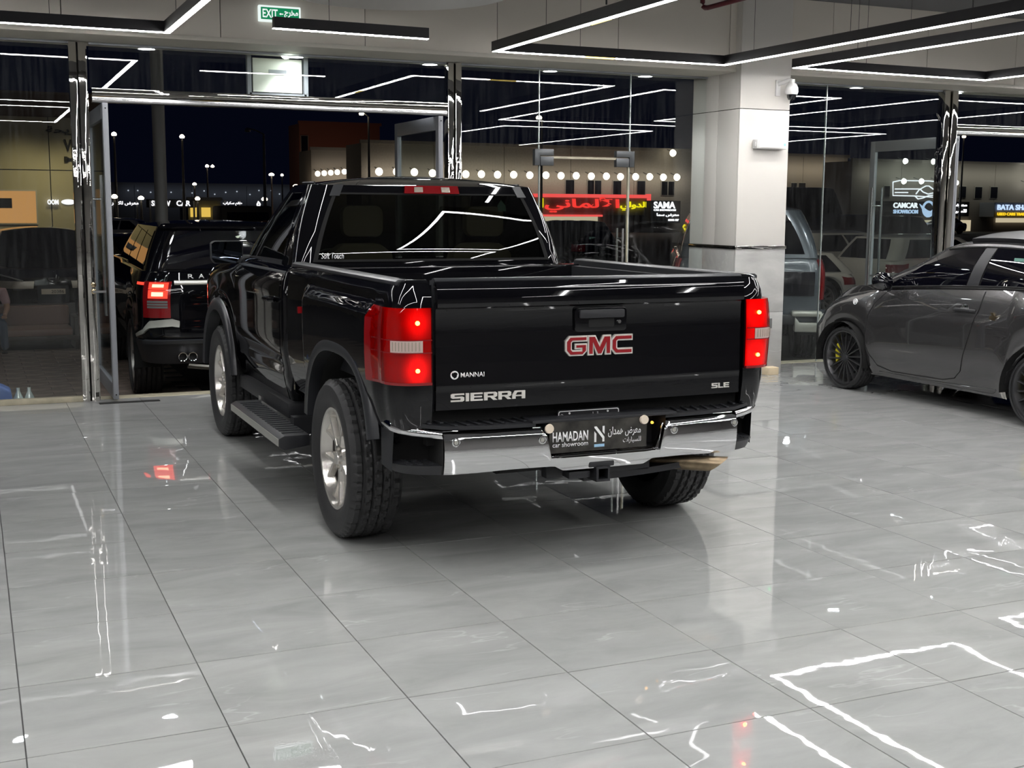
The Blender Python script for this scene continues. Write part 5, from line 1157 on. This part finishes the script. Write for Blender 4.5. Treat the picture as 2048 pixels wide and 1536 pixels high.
for mir in (False, True):
    # door window and quarter window with the black pillar between, following slanted edges
    def win(y0b, y0t, y1b, y1t, nm, v0=.025, v1=.90, off=.006):
        A = lin(0, 1, 14); B = lin(v0, v1, 10)
        return MB().sheet(lambda a, v: fc.Gh(fc.gp(lerp(lerp(y0b, y0t, v), lerp(y1b, y1t, v), a), v), v), A, B, off, .004, mir=mir).build(nm, 'blackglass', FT, label=None)
    win(.90, .83, 1.86, 1.20, 'side_window'); q = win(-.02, .20, .74, .69, 'quarter_window')
    A = lin(0, 1, 4)
    MB().sheet(lambda a, v: fc.Gh(fc.gp(lerp(lerp(.755, .70, v), lerp(.885, .815, v), a), v), v), A, lin(.02, .93, 10), .008, .004, mir=mir).build('window_pillar', 'plastic', FT)
    for v in (.015, .925):
        pts = [fc.Gh(fc.gp(lerp(-.05+.2*v, lerp(1.92, 1.20, v), i/20), v), v) for i in range(21)]
        pts = [V((-p.x if mir else p.x, p.y, p.z)) for p in pts]; MB().tube([p+V(((.008 if mir else -.008), 0, 0)) for p in pts], .009, 6).build('window_seal', 'void', FT)
    q_ = lambda y, z: (y, (z-fc.zlow(y, True))/(fc.belt(y)-fc.zlow(y, True)))
    seam(fc, 'door_gap', FT, [q_(.66, 1.00), q_(.66, .90), q_(.70, .75), q_(.79, .48), q_(.83, .34), q_(.90, .275), q_(1.05, .245), q_(1.70, .235), q_(1.86, .27), q_(1.94, .36), q_(1.985, .60), q_(1.97, .80), q_(1.88, .93)], .0042, mir=mir)
    seam(fc, 'sill_crease', FT, [q_(.45, .235), q_(1.2, .215), q_(1.88, .215)], .006, 'gpaint', mir)
    seam(fc, 'bonnet_gap', FT, [(2.05, .985), (2.4, .93), (2.62, .90), (2.72, .97)], .003, mir=mir)
    hx_ = 1 if mir else -1
    P = fc.F(fc.py(.84), (.845-.175)/(1.015-.175)); px_ = abs(P.x)
    hd = MB().tube([(hx_*(px_+.002), .71, .842), (hx_*(px_+.030), .735, .846), (hx_*(px_+.034), .80, .848), (hx_*(px_+.030), .90, .846), (hx_*(px_+.0), .935, .842)], lambda f: .013, 10).build('door_handle', 'plastic', FT)
    MB().lathe([(0, hx_*.000), (.045, hx_*.003), (.048, -hx_*.01)], 20, (hx_*px_, .83, .845), 'x').build('handle_cup', 'chrome', hd)
    P = fc.F(fc.py(.49), .74); bd = MB().prism([(0, 0), (.02, -.012), (.035, .005), (.05, .0), (.04, .03), (.055, .045), (.03, .05), (.02, .075), (-.01, .075), (.005, .05), (-.02, .045), (-.02, .02), (0, .02)], lambda a, b_: V((hx_*(abs(P.x)+.006), P.y-a+.02, P.z+b_-.035)), lambda a, b_: V((hx_*(abs(P.x)-.004), P.y-a+.02, P.z+b_-.035))).build('emblem', 'gold', FT)
    P = fc.F(fc.py(2.16), .72); MB().lathe([(0, hx_*.004), (.012, hx_*.006), (.014, hx_*.002), (.026, hx_*.007), (.028, -hx_*.004)], 20, (hx_*abs(P.x), P.y, P.z), 'x').build('marker_badge', 'whiteletter', FT)
    # mirror
    mm = MB(); mm.lathe([(.0, -.075), (.05, -.07), (.078, -.045), (.085, 0), (.075, .05), (.03, .075), (0, .08)], 24, (hx_*.86, 1.74, 1.025), 'y').build('door_mirror', 'blackglass', FT); mm_ = FT.children[-1]
    MB().tube([(hx_*.76, 1.76, .96), (hx_*.83, 1.75, .985)], .028, 8).build('mirror_foot', 'plastic', mm_)
    # front bumper vent and light
    P = fc.F(3.55, .30); MB().prism([(0, 0), (.05, .02), (.045, .22), (.0, .25), (-.03, .12)], lambda a, b_: fc.F((1 if not mir else -1)*(3.42+a*2.2), .10+b_)+V((hx_*.004, .004, 0)), lambda a, b_: fc.F((1 if not mir else -1)*(3.42+a*2.2), .10+b_)-V((hx_*.03, .03, 0))).build('bumper_vent', 'void', FT)
    MB().sheet(lambda a, b_: fc.F(a, b_), lin(3.45, 4.0, 6), lin(.72, .95, 4), .004, 0, mir=mir).build('headlamp', 'clear', FT)
st = MB().box(-.0, .003, 0, .17, 0, .16).build('window_sticker', 'sticker', FT, label='green paper sticker in the rear side window'); P = fc.Gh(fc.gp(.28, .35), .35)
st.location = (-.675, .30, 1.12); st.rotation_euler = (0, radians(12), 0)
for z0, z1, mt in ((.098, .125, 'sticker'), (.06, .09, 'neonyel0'), (.012, .022, 'void'), (.035, .045, 'void')): MB().box(-.002, -.001, .012, .155, z0, z1).build('sticker_print', mt if mt in m else 'cream', st)
MB().sheet(lambda a, b_: fc.F(a, 3+b_), fc.ps(-2.9, 2.9, 16), lin(.10, 1, 6), .035, .035).build('canvas_roof', 'sunroof', FT, label='black canvas roof panel')
wheels(FT, (0, 2.30), .715, .29, .243, .20, 'mesh', 'dkalloy', seg=96, tread=True, lug=4)
for s in (-1, 1):
    for y in (0, 2.30): MB().prism([(.10, -.02), (.15, -.06), (.165, .05), (.14, .12), (.10, .10)], lambda a, b_: V((s*.765, y+a, .29+b_)), lambda a, b_: V((s*.72, y+a, .29+b_))).build('brake_caliper', 'yellow', FT, bevel=.005)
# ---- black off-roader leaving through the open doors
RT = thing('luxury_suv', 'black off-road SUV with lit red tail lamps just outside the open doorway', 'car', (2.42, 12.72, G), radians(-1.5))
rc = Car(W=.985, yr=-.98, yf=3.85, rr=.34, rf=.40, br=.05, bf=.2, z0=.40, belt=lambda y: 1.245-.02*sm(2.4, 3.8, y), prof=lambda t: .07*max(0, (.30-t)/.3)**1.3+.05*max(0, (t-.7)/.3)**2-.012*exp(-((t-.36)/.05)**2),
         arches=((0, .38, .43), (2.92, .38, .43)), gw=(.90, .745), gyr=(-.88, -.67), gyf=(2.5, 1.75), gr=(.16, .16), gb=(.06, .12), zr=lambda y: 1.665, crown=.05, hood=.04, gcurve=.02)
body(rc, RT, 'paint', sidewin=((2.05, 2.32), (2.35, 2.62), (2.65, 2.93)), rearwin=(.05, .93), rw=.99)
QZ = lambda z: (z-.40)/.845
sheet(rc, 'spoiler', 'paint', RT, -1.6, 1.6, 2.93, 3.04, 3, .03, .04)
sheet(rc, 'lower_bumper', 'plastic', RT, 0, 2.0, .0, QZ(.62), 4, .02, .02, both=True)
sheet(rc, 'bumper_lip', 'trim', RT, 0, 1.6, QZ(.60), QZ(.63), 2, .05, .04, both=True)
for mir in (False, True):
    s = 1 if mir else -1
    pl_ = [(1.92, .64, .67), (1.6, .68, .72), (1.45, .73, .80), (1.06, .75, .82), (.98, .74, .80)]
    MB().sheet(lambda a, b_: rc.F(interp([(i, q[0]) for i, q in enumerate(pl_)][::1], 4-a) if 0 else interp([(i, q[0]) for i, q in enumerate(pl_[::-1])], a), QZ(lerp(interp([(i, q[1]) for i, q in enumerate(pl_[::-1])], a), interp([(i, q[2]) for i, q in enumerate(pl_[::-1])], a), b_))), lin(0, 4, 16), lin(0, 1, 2), .018, .02, mir=mir).build('bumper_insert', 'spaint', RT)
    L = MB().sheet(lambda a, b_: rc.F(a, QZ(b_)), lin(1.08, 1.62, 8), lin(.83, 1.165, 4), .008, .02, mir=mir).build('tail_lamp', 'redpaint', RT)
    for z0, z1 in ((1.01, 1.085), (1.09, 1.155)): 
        MB().sheet(lambda a, b_: rc.F(a, QZ(b_)), lin(1.12, 1.48, 6), lin(z0, z1, 3), .012, .006, mir=mir).build('lit_square', 'suvlamp', L)
        MB().sheet(lambda a, b_: rc.F(a, QZ(b_)), lin(1.19, 1.40, 4), lin(z0+.02, z1-.018, 3), .016, .003, mir=mir).build('lit_core', 'suvcore', L)
    for z0 in (.93, .955, .98): MB().sheet(lambda a, b_: rc.F(a, QZ(b_)), lin(1.12, 1.5, 4), lin(z0-.01, z0+.008, 2), .012, .004, mir=mir).build('grey_stripe', 'grout', L)
    MB().sheet(lambda a, b_: rc.F(a, QZ(b_)), lin(1.62, 1.92, 5), lin(1.13, 1.155, 2), .008, .006, mir=mir).build('side_strip', 'suvlamp', L)
MB().tube([rc.F(a, QZ(1.155))+V((0, -.006, 0)) for a in rc.ps(-1.05, 1.05)], .022, 12).build('chrome_bar', 'satin', RT)
for s, x in ((-1, 0), (1, 0)): MB().box(*sorted((s*.285, s*.30)), -1.02, -.96, .98, 1.13).build('plate_surround', 'trim', RT)
plb = MB().box(-.27, .27, -1.0, -.975, .99, 1.12).build('plate_panel', 'void', RT); MB().box(-.52, -.40, -1.008, -.985, 1.03, 1.05).build('badge', 'chrome', RT)
x = -.545
for ch_ in 'RANGE ROVER':
    if ch_ != ' ': text('letter', ch_, 'whiteletter', RT, x, 1.195, .052, .040, -.955, .004, .01)
    x += .0975
for x in (-.62, -.53): q = MB().lathe([(.042, -1.03), (.042, -.85), (.036, -.85), (.036, -1.028), (.042, -1.03)], 24, (x, 0, .47), 'y').build('exhaust_tip', 'chrome', RT, sharp=30); MB().lathe([(0, -1.0), (.036, -1.0)], 16, (x, 0, .47), 'y').build('pipe_bore', 'void', q)
for x in (.62, .53): MB().lathe([(.042, -1.03), (.042, -.85), (.036, -.85), (.036, -1.028), (.042, -1.03)], 24, (x, 0, .47), 'y').build('exhaust_tip', 'chrome', RT, sharp=30)
MB().sheet(lambda a, b_: V((-a, -.90+.12*b_, .40-.05*(1-(a/.6)**2)-.04*b_)), lin(-.55, .55, 14), lin(0, 1, 3), 0, .02).build('rear_diffuser', 'spaint', RT)
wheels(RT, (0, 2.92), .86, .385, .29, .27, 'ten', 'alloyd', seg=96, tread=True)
# ---- tall blue-grey SUV right of the pillar
GT = thing('tall_suv', 'tall blue-grey SUV with a dark red lamp standing outside right of the pillar', 'car', (9.03, 13.30, G), radians(-30))
gc = Car(W=.90, yr=-.88, yf=3.7, rr=.22, rf=.3, br=.04, bf=.15, z0=.52, belt=lambda y: 1.28, prof=lambda t: .02*(1-t)**2+.05*max(0, (t-.7)/.3)**2, arches=((0, .40, .45), (2.8, .40, .45)),
         gw=(.83, .64), gyr=(-.84, -.62), gyf=(2.2, 1.9), gr=(.14, .22), gb=(.04, .1), zr=lambda y: 1.86, crown=.09, hood=.03, gcurve=.05)
body(gc, GT, 'gbpaint', sidewin=((2.05, 2.45), (2.5, 2.9)), rearwin=(.08, .90))
for mir in (False, True):
    s = 1 if mir else -1
    MB().sheet(lambda a, b_: gc.F(a, b_), lin(1.5, 2.03, 6), lin(.36, .98, 8), .03, .03, mir=mir).build('tail_lamp', 'redpaint', GT)
    MB().sheet(lambda a, b_: gc.F(a, b_), lin(.55, 1.25, 6), lin(.42, .80, 5), .012, .01, mir=mir).build('dark_panel', 'darkwin', GT)
    MB().box(*sorted((s*.50, s*.86)), -1.03, -.86, .60, .67).build('bumper_end', 'spaint', GT, bevel=.03)
    MB().prism([(.54, .42), (.80, .42), (.90, .52), (.90, .64), (.83, .64), (.81, .53), (.60, .53), (.54, .60)], lambda a, b_: V((s*a, -1.05, b_)), lambda a, b_: V((s*a, -.90, b_))).build('skid_frame', 'spaint', GT, bevel=.012)
    MB().box(*sorted((s*.90, s*.83)), -.99, -.90, .50, .54).build('reflector', 'redpaint', GT)
sheet(gc, 'bumper', 'gbpaint', GT, -1.9, 1.9, .0, .2, 3, .06, .06)
MB().box(-.55, .55, -1.0, -.88, .50, .62).build('bumper_centre', 'trim', GT, bevel=.02)
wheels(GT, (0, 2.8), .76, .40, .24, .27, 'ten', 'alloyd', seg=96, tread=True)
# ---- parked cars further out, all built from the same ring body
def parked(name, label, x, y, rz, paint, hgt=1.5, L=4.5, W=.92, suv=False, group=None, lamps=True, front_lamps=False, gz=G):
    t = thing(name, label, 'car', (x, y, gz), rz, group); b = hgt*.62
    c = Car(W=W, yr=-.85, yf=L-.85, rr=.30, rf=.38, br=.08, bf=.2, z0=.24, belt=lambda yy: b+(.02 if yy < 1.5 else .02-.16*sm(1.9, L-.9, yy)), prof=lambda u: .05*max(0, (.4-u)/.4)+.06*max(0, (u-.65)/.35)**2,
            arches=((0, .33, .39), (L-1.75, .33, .39)), gw=(W-.09, W-.26), gyr=(-.78 if suv else -.45, -.45 if suv else .15), gyf=(2.35, 1.45), gr=(.16, .2), gb=(.05, .16), zr=lambda yy: hgt-.06-.05*((yy-.9)/1.2)**2*(0 if suv else 1), crown=.06, hood=.05, gcurve=.04)
    body(c, t, paint, sidewin=((2.05, 2.44), (2.48, 2.93)), side=44)
    for mir in (False, True):
        MB().sheet(lambda a, q: c.F(a, q), lin(1.15, 2.02, 8), lin(.66, .90, 3), .006, .01, mir=mir).build('tail_lamp', 'redpaint', t)
        hl = MB().sheet(lambda a, q: c.F(a, q), lin(3.5, 4.45, 8), lin(.70, .90, 3), .006, .01, mir=mir).build('headlamp', 'clear', t)
    MB().sheet(lambda a, q: c.F(a, q), lin(4.55, 5, 3), lin(.30, .78, 3), .006, .01).build('grille', 'trim', t); MB().sheet(lambda a, q: c.F(a, q), lin(-5, -4.55, 3), lin(.30, .78, 3), .006, .01).build('grille', 'trim', t)
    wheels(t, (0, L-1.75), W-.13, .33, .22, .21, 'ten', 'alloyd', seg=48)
    return t, c
p = at(97, 560, 21.0)
LX, lc = parked('parked_suv', 'dark SUV facing the hall behind the left glass pane, with a pale number plate', p.x, 23.6, pi, 'darkcar', 1.50, 4.6, .88, True)
yf_ = 3.76
MB().box(-.17, .17, yf_+.0, yf_+.02, .54, .62).build('number_plate', 'cream', LX); text('plate_letters', '20386', 'void', LX, 0, 0, .18, .045, 0, .002, F=lambda p: V((-p.x+.03, yf_+.021-p.y, p.z+.558)))
MB().lathe([(.075, 0), (.09, .01), (.075, .02)], 24, (0, yf_-.01, .80), 'y').build('round_badge', 'chrome', LX)
MB().tube([(-.05, yf_+.01, .84), (-.04, yf_+.01, .76), (.05, yf_+.01, .76)], .010, 6).build('badge_letter', 'chrome', LX)
for s in (-1, 1): MB().tube([(s*.80, yf_-.42, .84), (s*.62, yf_-.14, .80), (s*.42, yf_-.02, .74)], .012, 6).build('light_strip', 'spaint', LX)
p = at(1120, 480, 24); parked('parked_car', 'dark car parked out on the lot, just right of the pickup roof', p.x, 26.2, radians(78), 'darkcar', 1.4, 4.5, gz=G-.25)
p = at(1225, 430, 34); parked('parked_van', 'dark tall vehicle silhouetted under the red neon sign', p.x, 36, radians(20), 'darkcar', 1.8, 4.6, .95, True, gz=G-.30)
p = at(1640, 600, 17.8); parked('parked_car', 'white car whose rear wing shows right behind the tall blue-grey SUV', p.x-.15, 18.4, radians(90), 'wpaint', 1.18, 4.4, suv=True)
p = at(1660, 560, 22); parked('parked_car', 'white crossover with dark windows behind the third door leaf', p.x+.4, 23.4, radians(-84), 'wpaint', 1.42, 4.6, suv=True)
p = at(1890, 560, 21); parked('parked_car', 'white crossover half hidden behind the grey hatchback windscreen', p.x-2.4, 20.0, radians(-86), 'wpaint', 1.40, 4.4, suv=True)
p = at(1655, 480, 30); parked('parked_car', 'black car in the dark band behind the white crossovers', p.x+2.2, 31, radians(90), 'darkcar', 1.75, 4.8, suv=True)
p = at(1770, 480, 30); parked('parked_car', 'black car at the right end of the dark band behind the white crossovers', p.x+3.2, 33, radians(85), 'darkcar', 1.7, 4.8, suv=True)
p = at(1625, 420, 40); parked('parked_van', 'large dark van silhouette against the dim facade right of the pillar', p.x, 40, radians(90), 'darkcar', 2.75, 6.2, 1.1, True)
p = at(236, 460, 26); parked('parked_car', 'small dark car far behind the open left door leaf', p.x, 26, radians(200), 'darkcar', 1.35, 4.3)
p = at(455, 430, 50); parked('parked_car', 'distant white car seen over the black SUV roof', p.x-3, 52, radians(70), 'wpaint', 1.4, 4.4)
for i, (px_, Y_) in enumerate(((1800, 82), (1905, 82))):
    p = at(px_, 470, Y_); parked('parked_car', ['distant pale car inside the lit shop under the CAMCAR sign', 'distant pale car left of the third steel post'][i], p.x, Y_, radians(90), 'wpaint', 1.4, 4.4)
# coach with curved stripes on the horizon
a, b_ = at(442, 437, 62), at(545, 412, 62)
t = thing('coach', 'pale coach with dark curved stripes parked on the horizon', 'coach', ((a.x+b_.x)/2, 62, G)); w_ = (b_.x-a.x)/2; hz = b_.z-G
MB().box(-w_, w_, 0, 2.4, .35, hz).build('body', 'coachp', t, bevel=.15); MB().box(-w_+.3, w_-.2, -.02, .0, hz*.62, hz*.84).build('windows', 'darkwin', t)
for x in (-w_*.7, w_*.6): MB().cyl((x, -.05, .45), (x, .35, .45), .45, n=20).build('wheel', 'rubber', t)
for k in range(3): MB().tube([(-w_*.8+k*1.2+i*.25, -.04, hz*.35+.5*sin(i*.55)) for i in range(6)], .06, 6).build('stripe', 'redwall', t)
# ---- bench with cushions, seated person and bag outside the left pane
BT = thing('sofa', 'tan leather two-seat sofa with a dark wooden frame behind the left pane', 'sofa', (.28, 17.3, G)); BT.scale = (1, 1, .70)
for x in (-.98, .92): MB().box(x, x+.07, -.38, .42, 0, .60).build('arm', 'wood', BT, bevel=.01)
MB().box(-.98, .99, -.40, -.34, .20, .28).build('front_rail', 'wood', BT, bevel=.008); MB().box(-.98, .99, .36, .42, .2, .80).build('back_frame', 'wood', BT, bevel=.008); MB().box(-.95, .95, -.36, .40, .22, .26).build('seat_base', 'wood', BT)
for i, x in enumerate((-.90, .01)):
    MB().box(x, x+.89, -.36, .22, .26, .42).build('seat_cushion', 'sofa', BT, bevel=.05, seg=3); MB().box(x, x+.89, .20, .36, .40, .78).build('back_cushion', 'sofa', BT, bevel=.05, seg=3)
def skin(name, verts, edges, radii, mt, par=None, sub=2):
    me = bpy.data.meshes.new(name); me.from_pydata(verts, edges, []); o = bpy.data.objects.new(name, me); col.objects.link(o)
    if par: o.parent = par
    o.modifiers.new('s', 'SKIN'); me.skin_vertices[0].data[0].use_root = True
    for v, r in zip(me.skin_vertices[0].data, radii): v.radius = r if isinstance(r, tuple) else (r, r)
    md = o.modifiers.new('d', 'SUBSURF'); md.levels = md.render_levels = sub; me.materials.append(m[mt])
    dg = bpy.context.evaluated_depsgraph_get(); bpy.context.view_layer.update(); me2 = bpy.data.meshes.new_from_object(o.evaluated_get(dg)); o.modifiers.clear(); o.data = me2
    for p_ in me2.polygons: p_.use_smooth = True
    return o
PT = thing('person', 'person in a pink top and blue jeans sitting on the sofa at the left edge', 'person', (.20, 17.2, G-.05)); PT.scale = (.85, .85, .84)
skin('body', [(0, .10, .50), (0, .16, .75), (0, .17, .98), (0, .14, 1.06), (0, .12, 1.20), (.19, .12, .96), (.25, .02, .72), (.20, -.20, .62), (-.19, .12, .96), (-.25, .02, .72), (-.18, -.20, .62), (.20, -.28, .61), (-.18, -.28, .61)],
     [(0, 1), (1, 2), (2, 3), (3, 4), (2, 5), (5, 6), (6, 7), (7, 11), (2, 8), (8, 9), (9, 10), (10, 12)], [.13, .12, .13, .055, .075, .06, .045, .032, .06, .045, .032, .03, .03], 'skin', PT)
MB().lathe([(0, -.13), (.05, -.12), (.085, -.05), (.095, .03), (.08, .10), (0, .13)], 20, (0, .10, 1.22), 'z').build('head', 'skin', PT)
MB().lathe([(.101, -.04), (.106, .03), (.09, .105), (0, .14)], 20, (0, .118, 1.225), 'z').build('hair', 'hair', PT)
MB().lathe([(0, -.02), (.014, -.012), (.012, .02), (0, .03)], 8, (0, .008, 1.20), 'z').build('nose', 'skin', PT)
for s in (-1, 1):
    MB().lathe([(0, -.008), (.010, 0), (0, .008)], 8, (s*.034, .018, 1.235), 'z').build('eye', 'void', PT)
    for k in range(5): MB().tube([(s*.19+(k-2)*.014, -.29, .61), (s*.19+(k-2)*.016, -.33, .60), (s*.19+(k-2)*.015, -.345-.006*(k == 2), .58)], .008, 6).build('finger', 'skin', PT)
skin('shirt', [(0, .10, .48), (0, .16, .74), (0, .17, .98), (.19, .12, .96), (.25, .03, .74), (-.19, .12, .96), (-.25, .03, .74)], [(0, 1), (1, 2), (2, 3), (3, 4), (2, 5), (5, 6)], [.150, .145, .14, .085, .062, .085, .062], 'pink', PT)
skin('jeans', [(0, .08, .48), (.10, -.05, .49), (.16, -.36, .50), (.18, -.38, .10), (-.10, -.05, .49), (-.16, -.36, .50), (-.18, -.40, .10)], [(0, 1), (1, 2), (2, 3), (0, 4), (4, 5), (5, 6)], [.14, .10, .075, .055, .10, .075, .055], 'jeans', PT)
for s in (-1, 1): MB().box(s*.17-.045, s*.17+.045, -.58, -.34, 0, .08).build('shoe', 'hair', PT, bevel=.025)
t = thing('storage_bag', 'blue plastic bag with clear bottles beside it on the ground outside the left pane', 'bag', (.16, 11.62, G))
MB().prism([(-.30, 0), (.10, 0), (.13, .10), (.11, .26), (.02, .31), (-.28, .29)], lambda a, b_: V((a, -.12, b_)), lambda a, b_: V((a, .12, b_))).build('bag', 'bluebag', t, bevel=.03, seg=3)
for x in (.17, .26): MB().lathe([(0, 0), (.040, 0), (.042, .18), (.015, .24), (.015, .27), (0, .27)], 16, (x, -.02, 0), 'z').build('bottle', 'glassedge', t)
